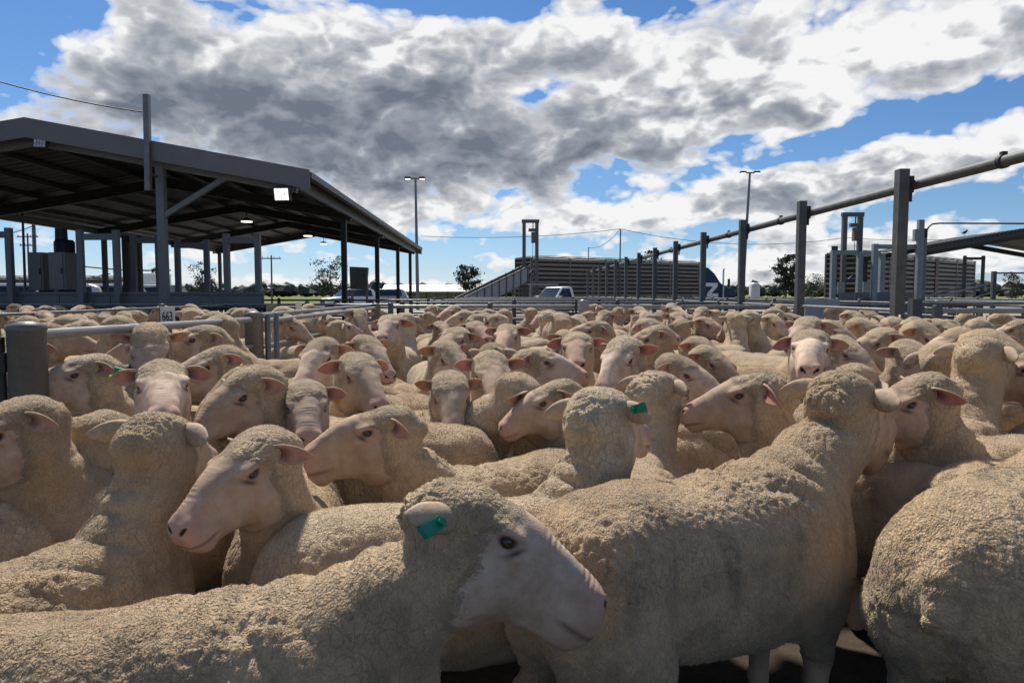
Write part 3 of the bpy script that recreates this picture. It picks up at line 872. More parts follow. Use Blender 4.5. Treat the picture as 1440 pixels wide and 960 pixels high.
# right-hand line of tall posts carrying the big pipe
def pipe_line():
    X = 4.72
    t = empty('pipe_rail_fence', (X, 8.72, 0), 0, 'line of tall dark posts on the right carrying one thick pipe', 'fence')
    ys = [0+2.98*k for k in range(13)]
    for k, y in enumerate(ys):
        m = MB(); m.box((0, y, 1.42), (.122, .122, 2.84)); m.build('post', M['post'], t)
        m = MB(); m.box((.105, y+.02, 2.66), (.06, .10, .20)); m.box((.09, y-.035, 2.60), (.03, .03, .30)); m.build('bracket', M['dark_steel'], t)
    m = MB(); m.path([(.16, -6.5, 2.645), (.16, 0, 2.655), (.16, 12, 2.66), (.16, ys[-1]+.4, 2.66)], .058, 20); m.build('pipe', M['post'], t)
    for y in (-1.55, 4.3, 7.4, 13.2):
        m = MB(); m.tube((.16, y-.03, 2.655), (.16, y+.03, 2.655), .072, 18); m.box((.16, y, 2.725), (.05, .05, .05)); m.build('clamp', M['dark_steel'], t)
    for k in range(len(ys)-1):
        for j in range(5):
            m = MB(); m.tube((0, ys[k], 1.14-.21*j), (0, ys[k+1], 1.14-.21*j), .021, 8); m.build('rail', M['galv_new'], t)
    return t
pipe_line()

G = 'pen fences across the yards'
fence([(-2.2, 12.9), (-.4, 12.9), (1.27, 12.9), (3.0, 12.9), (4.72, 12.9)], 'galvanised cross fence closing the crowded pen at its far end', 1.135, 5, .05, .024, top_r=.033)
def gate_post():
    p = at(820, 430, 12.75)
    t = empty('gate_post', (p.x, p.y-.04, 0), 0, 'wide square steel post in the middle of the far cross fence', 'post')
    m = MB(); m.box((0, 0, .6), (.17, .10, 1.2)); m.build('body', M['galv_new'], t)
    m = MB(); m.path([(0, 0, 1.2), (0, 0, 1.215), (0, 0, 1.235)], [.075, .07, .03], 16); m.build('cap', M['galv_new'], t)
    m = MB(); m.tube((-.13, 0, .1), (-.13, 0, 1.22), .02, 8); m.build('hinge_bar', M['dark_steel'], t)
gate_post()
fence([(4.9, 8.2), (7.2, 8.15), (9.6, 8.1), (12.0, 8.05)], 'right-hand double railed fence behind the sheep near the tallest post', 1.175, 6, .055, .024, top_r=.03, mat=M['galv_new'])
fence([(6.0, 10.6), (7.4, 10.1), (8.4, 9.8)], 'short sloping rail fence on the right behind the double rails', 1.235, 4, .07, .026, square=True)
for y, nm in zip((16.2, 19.6, 23.5, 28.0, 33.5), ('first', 'second', 'third', 'fourth', 'last')):
    xs = [-2.3+2.35*k for k in range(int((4.7+2.3)/2.35)+1)]+[4.72]
    fence([(x, y) for x in xs], nm+' of the pen fences crossing the yards beyond the crowded pen', 1.16, 5, .045, .022, group=G, mat=M['galv'])
for y, nm in zip((13.5, 16.5, 20.5, 25, 30.5), ('first', 'second', 'third', 'fourth', 'last')):
    xs = [4.95+2.6*k for k in range(6)]
    fence([(x, y) for x in xs], nm+' pen fence crossing the right-hand yards behind the pipe posts', 1.16, 5, .045, .022, group='pen fences in the right-hand yards', mat=M['galv'])
for x, nm in zip((8.3, 12.4, 17.2), ('leftmost', 'middle', 'rightmost')):
    ys = [10.8+3.1*k for k in range(8)]
    fence([(x, y) for y in ys], nm+' long fence running back through the right-hand yards', 1.17, 5, .05, .022, group='fences running back on the right', mat=M['galv'])
for x in (-5.9,):
    fence([(x, 6+3.0*k) for k in range(4)], 'long pen fence running back between the sheep on the far left', 1.13, 4, .05, .02, mat=M['galv'])
fence([(-13+2.2*k, 14.6) for k in range(5)]+[(-2.25, 14.6)], 'dark rail fence crossing in front of the shed posts', 1.14, 5, .05, .026, mat=M['galv'])
fence([(-9.4, 22.0), (-7.2, 22.0), (-5.0, 22.0), (-2.4, 22.0)], 'rail fence crossing beneath the shed behind the front one', 1.16, 5, .05, .03, mat=M['galv'])
fence([(16.2, 24.0), (18.4, 23.8), (20.6, 23.6), (22.8, 23.4)], 'tall fence with a single high rail at the right edge', 2.05, 3, .06, .03, square=True, mat=M['galv'])

# ---------------------------------------------------------------- livestock trailers, ramps and loading towers
def trailer(p0, p1, H, label, zb=1.0, accents=(), mat=None, name='livestock_trailer', n_sl=9, group=None):
    p0, p1 = Vector(p0), Vector(p1); L = (p1-p0).length
    rz = math.atan2(p1.y-p0.y, p1.x-p0.x)
    t = empty(name, (p0.x, p0.y, 0), rz, label, 'livestock trailer', group)
    W = 2.45; mat = mat or M['trailer_slat']
    m = MB(); m.box((L/2, W/2, (H+zb)/2), (L-.1, W-.16, H-zb-.1)); m.build('crate_shade_core', M['trailer_shade'], t)  # solid dark block added in place of the shade inside the crate
    dz = (H-zb)/n_sl
    nb = max(2, int(L/4.5)+1); xs = [L*k/(nb) for k in range(nb+1)]
    for k in range(n_sl):
        z = zb+dz*(k+.5)
        for b in range(nb):
            m = MB(); m.box(((xs[b]+xs[b+1])/2, .03, z), (xs[b+1]-xs[b]-.1, .05, dz*.56)); m.build('slat', mat, t)
    for x in xs:
        red = any(abs(x-a) < 2.0 for a in accents)
        m = MB(); m.box((min(max(x, .06), L-.06), .02-.01*red, (H+zb)/2), (.65 if red else .10, .09, H-zb+.06)); m.build('stanchion', M['maroon'] if red else mat, t)
    for z in (H+.02, (H+zb)/2, zb-.04):
        m = MB(); m.box((L/2, .0, z), (L, .12, .10)); m.build('side_rail', mat, t)
    # roof hoops and catwalk rail
    for k in range(int(L/1.6)):
        m = MB(); m.path([(k*1.6+.5, .1, H), (k*1.6+.5, .12, H+.16), (k*1.6+.5, W-.1, H+.16), (k*1.6+.5, W-.1, H)], .02, 6); m.build('roof_hoop', mat, t)
    m = MB(); m.tube((.4, .12, H+.16), (L-.4, .12, H+.16), .025, 6); m.build('roof_rail', mat, t)
    # end gate with its slatted opening
    m = MB()
    for y in (.1, W/2, W-.1): m.box((-.03, y, (H+zb)/2), (.08, .10, H-zb))
    for k in range(n_sl+1): m.box((-.02, W/2, zb+dz*k), (.05, W-.3, .08 if k % 3 else .14))
    m.build('end_gate', mat, t)
    m = MB(); m.box((L/2, W/2, zb-.16), (L-.3, 1.1, .2)); m.build('chassis', M['dark_steel'], t)
    for x in [1.6, 2.9, 4.2]+([L-1.8, L-3.1] if L > 14 else []):
        for y in (.18, W-.18):
            w = MB(); w.tube((x, y-.13, .5), (x, y+.13, .5), .5, 18); w.build('wheel', M['tyre'], t)
    return t
TR1a, TR1b = at(748, 362, 56), at(984, 370, 66)
trailer((TR1a.x, 56, 0), (TR1b.x, 66, 0), TR1a.z, 'long two deck livestock trailer of grey slats behind the loading ramp')
TR2a, TR2b = at(1212, 355, 46.5), at(1372, 368, 61)
trailer((TR2a.x, 46.5, 0), (TR2b.x, 61, 0), TR2a.z, 'slatted livestock trailer with dark red posts on the right', accents=(14.5,), n_sl=9)
l = at(-40, 392, 58); trailer((-62, 58, 0), (-32.5, 60, 0), at(40, 390, 58).z, 'low slatted stock trailer seen beyond the cabinets under the shed', n_sl=5, zb=1.2)

def prime_mover():
    p = at(985, 412, 66.4)
    rz = math.atan2(66-56, TR1b.x-TR1a.x)
    t = empty('truck_cab', (p.x+.2, p.y, 0), rz, 'dark blue truck cab with a big white Z and tall exhaust', 'truck')
    W = 2.4
    h = at(990, 376, 66.4).z
    prof = [(0, .9), (0, h), (.7, h), (1.6, h-.55), (2.35, h-1.35), (2.6, h-1.5), (2.6, .9)]
    m = MB(); m.prism([(x, 0, z) for x, z in prof], (0, 0, 0), (0, W, 0)); m.build('sleeper', M['blue_paint'], t, .05)
    m = MB(); m.prism([(2.6, 0, .9), (2.6, 0, h-1.45), (3.1, 0, h-1.75), (3.35, 0, 2.05), (3.35, 0, .9)], (0, .08, 0), (0, W-.08, 0)); m.build('cab', M['blue_paint'], t, .04)
    m = MB(); m.prism([(2.72, 0, 1.95), (2.72, 0, h-1.6), (3.02, 0, h-1.82), (3.2, 0, 1.98)], (0, .06, 0), (0, .10, 0)); m.build('side_window', M['glass'], t)
    m = MB(); m.prism([(3.08, 0, h-1.80), (3.12, 0, h-1.78), (3.38, 0, 2.1), (3.34, 0, 2.06)], (0, .2, 0), (0, W-.2, 0)); m.build('windscreen', M['glass'], t)
    m = MB(); m.prism([(3.35, 0, .8), (3.35, 0, 2.0), (4.9, 0, 1.75), (5.05, 0, 1.5), (5.05, 0, .7)], (0, .4, 0), (0, W-.4, 0)); m.build('bonnet', M['blue_paint'], t, .06)
    m = MB(); m.box((5.1, W/2, 1.1), (.08, 1.0, .9)); m.build('grille', M['chrome'], t)
    m = MB(); m.box((5.2, W/2, .65), (.16, W, .4)); m.build('bull_bar', M['chrome'], t)
    m = MB(); m.path([(2.72, -.05, .9), (2.72, -.05, h-.3), (2.80, -.05, h-.08)], .085, 12); m.build('exhaust_stack', M['chrome'], t)
    m = MB(); m.bar((3.3, -.22, 1.9), (3.3, -.22, 2.7), .10, .22); m.build('mirror', M['dark_steel'], t)
    for x in (1.0, 2.2, 4.4):
        for y in (.2, W-.2):
            w = MB(); w.tube((x, y-.15, .5), (x, y+.15, .5), .5, 18); w.build('wheel', M['tyre'], t)
    z0, z1, x0, x1, w = h-2.75, h-1.42, .42, 2.0, .34
    m = MB()
    for poly in ([(x0, z1), (x1, z1), (x1, z1-w), (x0, z1-w)], [(x1, z1-w), (x1-.62, z1-w), (x0+.15, z0+w), (x0+.75, z0+w)], [(x0+.15, z0+w), (x1+.1, z0+w), (x1+.1, z0), (x0+.15, z0)]):
        m.prism([(x, 0, z) for x, z in poly], (0, -.012, 0), (0, -.003, 0))
    m.build('lettering', M['white_letter'], t)
prime_mover()

def tower(px0, px1, pytop, Y, label):
    a, b = at(px0, pytop, Y), at(px1, pytop, Y); L = b.x-a.x; h = a.z
    t = empty('loading_tower', (a.x, Y, 0), 0, label, 'loading tower', 'loading towers with hoists')
    for x in (0, L):
        m = MB(); m.box((x, 0, h/2), (.26, .26, h)); m.build('upright', M['post'], t)
    m = MB(); m.box((L/2, 0, h+.10), (L+.36, .28, .24)); m.build('crossbeam', M['post'], t)
    m = MB(); m.box((L*.66, 0, h-.55), (.60, .25, .22)); m.box((L*.72, 0, h-1.1), (.30, .3, .8)); m.tube((L*.7, 0, h-.5), (L*.7, 0, h), .04, 6); m.build('hoist', M['wood'], t)
    m = MB(); m.tube((L*.68, 0, h-1.5), (L*.68, 0, h-4.0), .018, 6); m.build('chain', M['dark_steel'], t)
    m = MB(); m.tube((.13, 0, h-3.9), (L-.13, 0, h-3.9), .05, 8); m.path([(L*.4, 0, h-3.85), (L*.68, 0, h-3.55), (L*.9, 0, h-3.85)], .07, 8); m.build('lifting_bar', M['blue_paint'], t)
tower(737, 755, 313, 53.5, 'dark loading tower with hoist at the top of the left ramp')
tower(1188, 1210, 304, 44.0, 'loading tower with hoist above the right grey frames')

def left_ramp():
    a, b = at(628, 428, 50), at(742, 374, 53)
    t = empty('loading_ramp', (a.x, a.y, 0), math.atan2(b.y-a.y, b.x-a.x), 'long sheeted loading ramp climbing to the left tower', 'ramp')
    L = math.hypot(b.x-a.x, b.y-a.y); z0, z1 = a.z-.2, b.z
    n = 11; hh = 1.15
    for y in (0, 1.3):
        for k in range(n):
            x0, x1 = L*k/n+.015, L*(k+1)/n-.015; za, zb = z0+(z1-z0)*k/n, z0+(z1-z0)*(k+1)/n
            m = MB(); m.prism([(x0, 0, za-hh), (x1, 0, zb-hh), (x1, 0, zb-.05), (x0, 0, za-.05)], (0, y, 0), (0, y+.04, 0)); m.build('side_panel', M['pale_paint'] if y == 0 else M['grey_paint'], t)
        for k in range(n+1):
            x = L*k/n; z = z0+(z1-z0)*k/n
            m = MB(); m.box((x, y-.04, z-hh/2), (.07, .06, hh+.1)); m.build('stud', M['post'], t)
        m = MB(); m.bar((-.2, y, z0), (L+.2, y, z1+.02), .12, .10); m.build('hand_rail', M['post'], t)
    m = MB(); m.prism([(0, 0, z0-hh-.1), (L, 0, z1-hh-.1), (L, 0, z1-hh), (0, 0, z0-hh)], (0, .04, 0), (0, 1.3, 0)); m.build('deck', M['wood'], t)
    for k in (3, 5, 7, 9, 11):
        x = L*k/n; z = z0+(z1-z0)*k/n-hh
        m = MB(); m.box((x, .1, z/2), (.12, .12, max(z, .2))); m.box((x, 1.2, z/2), (.12, .12, max(z, .2))); m.build('leg', M['post'], t)
    # landing platform under the tower
    m = MB(); m.box((L+1.2, .6, z1-1.35), (2.6, 1.7, .10)); m.build('landing', M['pale_paint'], t)
    for x, y in ((L+.1, -.2), (L+2.4, -.2)):
        m = MB(); m.box((x, y, (z1-1.4)/2), (.13, .13, z1-1.4)); m.build('leg', M['pale_paint'], t)
left_ramp()
def ramp_right():
    for (x0, y0, x1, y1, Y, lab) in ((1325, 416, 1378, 398, 40, 'sloping steel ramp beside the red posted trailer'),):
        a, b = at(x0, y0, Y), at(x1, y1, Y+1)
        t = empty('loading_ramp', (a.x, Y, 0), 0, lab, 'ramp')
        L = b.x-a.x; za, zb = a.z, b.z
        for y in (0, 1.4):
            m = MB(); m.bar((0, y, za), (L, y, zb), .1, .1); m.build('hand_rail', M['galv_new'], t)
            m = MB(); m.bar((.6, y, za-.45), (L, y, zb-.55), .08, .08); m.build('mid_rail', M['galv_new'], t)
            for k in range(4):
                m = MB(); m.box((L*k/3, y, (za+(zb-za)*k/3)/2), (.07, .07, za+(zb-za)*k/3)); m.build('leg', M['galv'], t)
        m = MB(); m.bar((0, .7, za-.9), (L, .7, zb-.9), 1.3, .08); m.build('deck', M['post'], t)
ramp_right()
frame_portal(1357, 1383, 41, 361, 'thin steel frame at the far end of the red posted trailer', M['post'], w=.14)

# grey loading frames on the right
def right_dock():
    Y = 20.0
    t0 = at(1171, 354, Y)
    t = empty('loading_dock', (t0.x, Y, 0), 0, 'pale grey steel loading dock with open frames and a sheeted base', 'loading dock')
    def X(px): return at(px, 400, Y).x-t0.x
    def Z(py): return at(1220, py, Y).z
    for px, top in ((1171, 352), (1208, 354), (1221, 344), (1239, 356)):
        m = MB(); m.box((X(px), 0 if px != 1221 else -.3, Z(top)/2), (.13, .13, Z(top))); m.build('upright', M['pale_paint'], t)
    for x0, x1, py, y in ((1171, 1208, 355, 0), (1221, 1290, 348, -.3), (1208, 1239, 356, 0)):
        m = MB(); m.box(((X(x0)+X(x1))/2, y, Z(py)), (X(x1)-X(x0)-.13, .10, .12)); m.build('crossbeam', M['pale_paint'], t)
    n = 5; x0, x1 = X(1176), X(1292)
    for k in range(n):
        m = MB(); m.box((x0+(x1-x0)*(k+.5)/n, -.12, (Z(411)+.5)/2), ((x1-x0)/n-.015, .05, Z(411)-.5)); m.build('base_panel', M['grey_paint'], t)
    m = MB(); m.box((X(1179), .3, Z(374)), (.16, .06, 1.15)); m.build('slide_gate', M['dark_steel'], t)
    for k, px in enumerate((1182, 1192, 1228)):
        m = MB(); m.box((X(px), .4, Z(405)), (.18, .05, .35)); m.build('side_board', M['pale_paint'], t)
    m = MB(); m.box((X(1200), .9, .55), (2.0, 1.6, 1.0)); m.build('platform', M['dark_steel'], t)
right_dock()
p = at(1211, 403, 20.5)
b = MB(); b.path([(0, 0, 0), (0, 0, .16), (0, 0, .19)], [.085, .085, .06], 14)
drum = empty('orange_drum', (p.x, p.y, 1.05), 0, 'small orange drum standing on the grey loading dock', 'drum')
b.build('body', M['orange'], drum)
b = MB(); b.path([(0, 0, .19), (0, 0, .215)], [.062, .05], 14); b.build('lid', M['dark_steel'], drum)

def switch_post():
    Y = 19.6; a = at(1295, 309, Y)
    t = empty('switch_post', (a.x, Y, 0), 0, 'galvanised steel post with grey switch boxes and a bent conduit', 'post')
    m = MB(); m.box((0, 0, a.z/2), (.15, .12, a.z)); m.build('upright', M['galv_new'], t)
    m = MB(); m.box((-.13, .0, a.z-.42), (.10, .12, .32)); m.build('switch_box', M['pale_paint'], t)
    m = MB(); m.box((.12, .0, a.z-.36), (.09, .12, .24)); m.build('switch_box', M['dark_steel'], t)
    z = at(1320, 314, Y).z
    m = MB(); m.path([(.16, 0, z-.22), (.22, 0, z-.1), (.32, 0, z-.02), (.5, 0, z), (4.2, -.3, z-.04)], .022, 8); m.build('conduit', M['dark_steel'], t)
    m = MB(); m.box((.075+.06, .02, 1.9), (.10, .08, 2.2)); m.build('cable_tray', M['galv'], t)
switch_post()

def right_shed():
    c = at(1288, 349, 37)
    t = empty('open_sided_shed', (c.x, c.y, 0), R(-1), 'second open shed at the right edge with corrugated gable roof', 'shed')
    H = c.z; W = 12.0; L = 7.0; rise = 2.1
    for side in (0, 1):
        m = MB(); n = 40; vs, fs = [], []
        for i in range(n+1):
            u = L*i/n; dz = (0, .03)[i % 2]; v0, v1 = (0, W/2) if side == 0 else (W, W/2)
            vs += [(v0, u, H+dz), (v1, u, H+rise/2+dz), (v0, u, H-.04+dz), (v1, u, H+rise/2-.04+dz)]
        for i in range(n):
            k = 4*i; fs += [(k, k+4, k+5, k+1), (k+2, k+3, k+7, k+6), (k, k+2, k+6, k+4), (k+1, k+5, k+7, k+3)]
        fs += [(0, 1, 3, 2), (4*n, 4*n+2, 4*n+3, 4*n+1)]
        m.add(vs, fs); m.build('roof_sheet', M['sheet'], t)
    for v0, v1 in ((-.05, W/2), (W+.05, W/2)):
        m = MB(); d = .30
        m.add([(v0, -.05, H+.05), (v1, -.05, H+rise/2+.05), (v1, -.05, H+rise/2-d), (v0, -.05, H-d), (v0, -.01, H+.05), (v1, -.01, H+rise/2+.05), (v1, -.01, H+rise/2-d), (v0, -.01, H-d)], MB.BF)
        m.build('barge_board', M['sheet'], t)
    # corrugated flashing strips seen along the gable edge
    for k in range(26):
        m = MB(); v = .2+k*(W/2-.3)/26; z = H+.02+rise/2*v/(W/2); m.box((v, -.075, z-.03), (.09, .05, .16)); m.build('rib', M['sheet'], t)
    for v in (.55, W-.55):
        for u in (.3, L-.4):
            m = MB(); m.bar((v, u, 0), (v, u, H-.1), .2, .2); m.build('post', M['dark_steel'], t)
    for u in (.3, L-.4):
        m = MB()
        for v0, v1 in ((.3, W/2), (W-.3, W/2)): m.bar((v0, u, H-.3), (v1, u, H-.3+rise/2*.95), .14, .26)
        m.build('rafter', M['dark_steel'], t)
right_shed()
def bird():
    p = at(1356, 328, 38.5)
    m = MB(); m.path([(-.16, 0, .10), (-.08, 0, .14), (.02, 0, .17), (.10, 0, .22), (.13, 0, .27), (.17, 0, .28), (.20, 0, .265)], [.01, .05, .075, .06, .042, .035, .008], 10)
    m.tube((.0, .02, .1), (.0, .02, 0), .008, 5); m.tube((.03, -.02, .1), (.03, -.02, 0), .008, 5)
    o = m.build('bird', M['dark_steel']); o.location = p-Vector((0, 0, .12)); tag(o, 'small dark bird perched on the right shed roof', 'bird')
bird()

# concrete trough panel by the right posts
def trough():
    a, b = at(1133, 421, 12.9), at(1181, 436, 12.9)
    t = empty('water_trough', ((a.x+b.x)/2, 13.15, 0), 0, 'pale blue grey concrete trough between the two nearest tall posts', 'trough')
    w = b.x-a.x; h = a.z
    m = MB(); m.box((0, -.22, h/2), (w, .06, h)); m.box((0, .22, h/2), (w, .06, h)); m.box((-w/2+.03, 0, h/2), (.06, .38, h)); m.box((w/2-.03, 0, h/2), (.06, .38, h)); m.box((0, 0, h*.8), (w-.12, .38, .04))
    m.build('basin', M['concrete'], t)
    m = MB(); m.box((0, 0, h+.012), (w*.3, .5, .02)); m.build('cover', M['galv'], t)
trough()

# ---------------------------------------------------------------- far building, tank, poles, wires
def building():
    a, b = at(540, 400, 150), at(690, 411, 150)
    t = empty('long_building', (a.x, 150, 0), 0, 'long low tan building with a pale roof behind the ramp', 'building')
    L = b.x-a.x; zr = a.z; zw = b.z+.2
    m = MB(); m.prism([(0, -.6, zw), (0, 3.5, zr), (0, 7.6, zw), (0, 7.6, zw-.12), (0, -.6, zw-.12)], (-.5, 0, 0), (L+.5, 0, 0)); m.build('roof', M['roof_white'], t)
    m = MB(); m.box((L/2, 3.5, zw/2-.06), (L, 7, zw-.12)); m.build('wall', M['tan_wall'], t)
    for k in range(5):
        m = MB(); m.box((L*(k+.5)/5, -.02, zw*.55), (1.5, .06, .7)); f = m.build('window', M['glass'], t)
        m = MB(); m.box((L*(k+.5)/5, -.04, zw*.55-.4), (1.7, .1, .08)); m.build('sill', M['roof_white'], f)
    for k in range(6):
        m = MB(); m.box((L*k/5, -.5, zw/2-.06), (.18, .18, zw-.12)); m.build('veranda_post', M['brick_brown'], t)
building()
def dark_tank():
    a, b = at(493, 375, 46), at(518, 408, 46); w = b.x-a.x
    t = empty('square_tank', ((a.x+b.x)/2, 46, 0), R(8), 'dark green dented square tank on a stand behind the shed post', 'tank')
    z0, z1 = b.z, a.z; zm = (z0+z1)/2
    m = MB(); m.prism([(-w/2, 0, z0+.08), (-w/2-.02, 0, z1), (w/2+.02, 0, z1-.06), (w/2-.05, 0, zm), (w/2+.0, 0, z0)], (0, -.5, 0), (0, .5, 0)); m.build('body', M['tank'], t, .03)
    for x in (-.25, .12):
        m = MB(); m.bar((x, -.51, z0+.15), (x+.22, -.51, z1-.2), .05, .03); m.build('rib', M['tank'], t)
    m = MB()
    for x in (-w/2+.1, w/2-.1):
        for y in (-.4, .4): m.box((x, y, z0/2), (.09, .09, z0))
    m.build('stand', M['post'], t)
dark_tank()

def light_pole(px, pytop, Y, label, lean=0, lit=M['led_small']):
    a = at(px, pytop, Y)
    t = empty('light_pole', (a.x, Y, 0), 0, label, 'light pole', 'tall light poles')
    m = MB(); m.path([(0, 0, 0), (lean*.5, 0, a.z*.5), (lean, 0, a.z)], [.16, .12, .09], 10); m.build('pole', M['galv'], t)
    m = MB(); m.box((lean, 0, a.z), (1.1, .12, .10)); m.build('crossarm', M['galv'], t)
    for k in (-.6, .55):
        f = MB(); f.box((lean+k, -.1, a.z+.02), (.46, .34, .16)); h = f.build('lamp_head', M['dark_steel'], t)
        f = MB(); f.box((lean+k, -.12, a.z-.075), (.38, .28, .03)); f.build('lens', lit, h)
light_pole(586, 251, 58, 'tall light pole behind the right end of the big shed', -.1)
light_pole(1047, 243, 60, 'tall light pole behind the pipe posts on the right', .45)
def power_pole(px, pytop, Y, label, arms=1, r=.11, mat=None):
    a = at(px, pytop, Y)
    t = empty('power_pole', (a.x, Y, 0), 0, label, 'power pole')
    m = MB(); m.path([(0, 0, 0), (.04, 0, a.z)], [r, r*.75], 9); m.build('pole', mat or M['wood'], t)
    for k in range(arms):
        z = a.z-.35-.9*k
        m = MB(); m.box((.03, 0, z), (2.2-.5*k, .10, .12)); m.build('crossarm', M['wood'], t)
        for x in (-.95, -.35, .35, .95):
            m = MB(); m.path([(x*(1-.2*k), 0, z+.06), (x*(1-.2*k), 0, z+.2)], [.035, .05], 7); m.build('insulator', M['lens_off'], t)
    return a
power_pole(381, 359, 80, 'wooden power pole in the paddock seen under the shed', 1)
power_pole(38, 328, 75, 'power pole with many insulators at the far left', 2)
power_pole(46, 316, 32, 'plain dark steel pole left of the two cabinets', 0, .10, M['post'])
pa = power_pole(872, 322, 60, 'slim steel wire pole behind the long slatted trailer', 0, .07, M['post'])
pb = power_pole(827, 348, 62, 'short thin mast above the middle of the long trailer', 0, .05, M['post'])
power_pole(30, 300, 24, 'slim pipe standing at the left edge under the shed roof', 0, .05, M['post'])
def wire(p, q, sag, label, r=.016):
    p, q = Vector(p), Vector(q); m = MB()
    pts = [p.lerp(q, k/16)-Vector((0, 0, sag*4*(k/16)*(1-k/16))) for k in range(17)]
    o = m.path(pts, r, 5).build('cable', M['wire']); tag(o, label, 'cable')
mast = at(205, 158, 15.55)
wire(at(-260, 20, 13.0), mast, .25, 'cable dropping from the upper left to the shed mast', .014)
wire((pa.x, pa.y, pa.z), at(592, 332, 58), .35, 'thin wire from the slim pole left to the light pole', .022)
wire((pa.x, pa.y, pa.z), at(1190, 334, 62), .9, 'thin wire running right from the slim pole past the pipe posts', .022)
wire(at(1190, 334, 62), at(1500, 312, 66), .8, 'thin wire continuing over the right-hand shed', .022)
wire((pa.x, pa.y, pa.z), (pb.x, pb.y, pb.z), .5, 'short slack wire between the slim pole and the thin mast', .02)
wire(at(90, 371, 30), at(240, 380, 31), .1, 'dark cable strung low behind the shed frames', .03)
wire(at(-5, 332, 32), (at(46, 318, 32)), .05, 'dark cable at the far left under the shed roof', .02)

# ---------------------------------------------------------------- vehicles
def car(px, Y, rz, label, paint, ute=False, group=None, k=1.0):
    p = at(px, 412, Y)
    t = empty('parked_ute' if ute else 'parked_car', (p.x, Y, 0), R(rz), label, 'ute' if ute else 'car', group)
    W = 1.84
    low = [(-2.35, .42), (-2.38, .78), (-2.30, 1.00), (2.1 - 1.0, 1.04), (1.25, 1.02), (2.2, .90), (2.38, .72), (2.36, .42)]
    m = MB(); m.prism([(x, 0, z) for x, z in low], (0, -W/2, 0), (0, W/2, 0)); m.build('body', paint, t, .07)
    if ute: cab = [(-.55, 1.0), (-.45, 1.70), (-.25, 1.76), (.45, 1.72), (1.20, 1.02)]
    else: cab = [(-2.2, 1.0), (-1.85, 1.62), (-1.5, 1.74), (.35, 1.72), (1.20, 1.02)]
    m = MB(); vs = []; n = len(cab)
    for s in (-1, 1):
        for x, z in cab: vs.append((x, s*(W/2-.05-.16*(z-1.0)/.75), z))
    m.add(vs, [tuple(range(n-1, -1, -1)), tuple(range(n, 2*n))]+[(i, (i+1) % n, n+(i+1) % n, n+i) for i in range(n)]); m.build('cabin', paint, t, .05)
    x0, x1 = (.45, 1.20)
    def gl(name, pts):
        m = MB(); c = sum((Vector(q) for q in pts), Vector())/4
        nrm = (Vector(pts[1])-Vector(pts[0])).cross(Vector(pts[2])-Vector(pts[0])).normalized()
        if nrm.dot(c-Vector((0, 0, 1.2))) < 0: nrm = -nrm
        v = [Vector(q)+nrm*.012 for q in pts]+[Vector(q)-nrm*.02 for q in pts]
        m.add(v, [(0, 1, 2, 3), (7, 6, 5, 4), (0, 4, 5, 1), (1, 5, 6, 2), (2, 6, 7, 3), (3, 7, 4, 0)]); m.build(name, M['glass'], t)
    gl('windscreen', [(1.14, -W/2+.14, 1.08), (1.14, W/2-.14, 1.08), (.50, W/2-.27, 1.67), (.50, -W/2+.27, 1.67)])
    xb = -.45 if ute else -1.85
    for s in (-1, 1):
        a = [(xb+.15, s*(W/2-.055), 1.08), (1.0, s*(W/2-.055), 1.08), (.42, s*(W/2-.185), 1.62), (xb+.25, s*(W/2-.185), 1.62)]
        gl('side_window', a)
    gl('rear_window', [(xb-.08, -W/2+.2, 1.1), (xb-.08, W/2-.2, 1.1), (xb+.03, W/2-.28, 1.6), (xb+.03, -W/2+.28, 1.6)])
    for x in (-1.45, 1.5):
        for s in (-1, 1):
            w = MB(); w.tube((x, s*(W/2-.2), .36), (x, s*(W/2+.02), .36), .36, 18); wo = w.build('wheel', M['tyre'], t)
            w = MB(); w.tube((x, s*(W/2), .36), (x, s*(W/2+.035), .36), .21, 14); w.build('rim', M['silver_paint'], wo)
    for s in (-1, 1):
        m = MB(); m.box((2.31, s*.66, .80), (.10, .36, .16)); m.build('headlight', M['lamp_glass'], t)
        m = MB(); m.box((.95, s*(W/2+.08), 1.12), (.14, .18, .16)); m.build('mirror', paint, t)
    m = MB(); m.box((2.375, 0, .60), (.05, 1.0, .2)); m.build('grille', M['dark_steel'], t)
    t.scale = (k, k, k)
    return t
car(786, 45, 222, 'white ute parked in front of the slatted trailer', M['white_paint'], True)
car(492, 60, 215, 'white car parked beside the dark square tank', M['white_paint'])
car(540, 66, 185, 'silver car parked right of the dark square tank', M['silver_paint'])
car(28, 30, 205, 'white car seen between the left shed frames and cabinets', M['white_paint'])
car(-8, 29, 200, 'white car cut off by the left edge beneath the shed', M['white_paint'])
car(82, 31, 190, 'white car mostly hidden behind the two grey cabinets', M['white_paint'])
car(132, 31.5, 195, 'silver car seen through the frame right of the cabinets', M['silver_paint'])
car(196, 34, 185, 'white car low behind the dark inner posts', M['white_paint'])
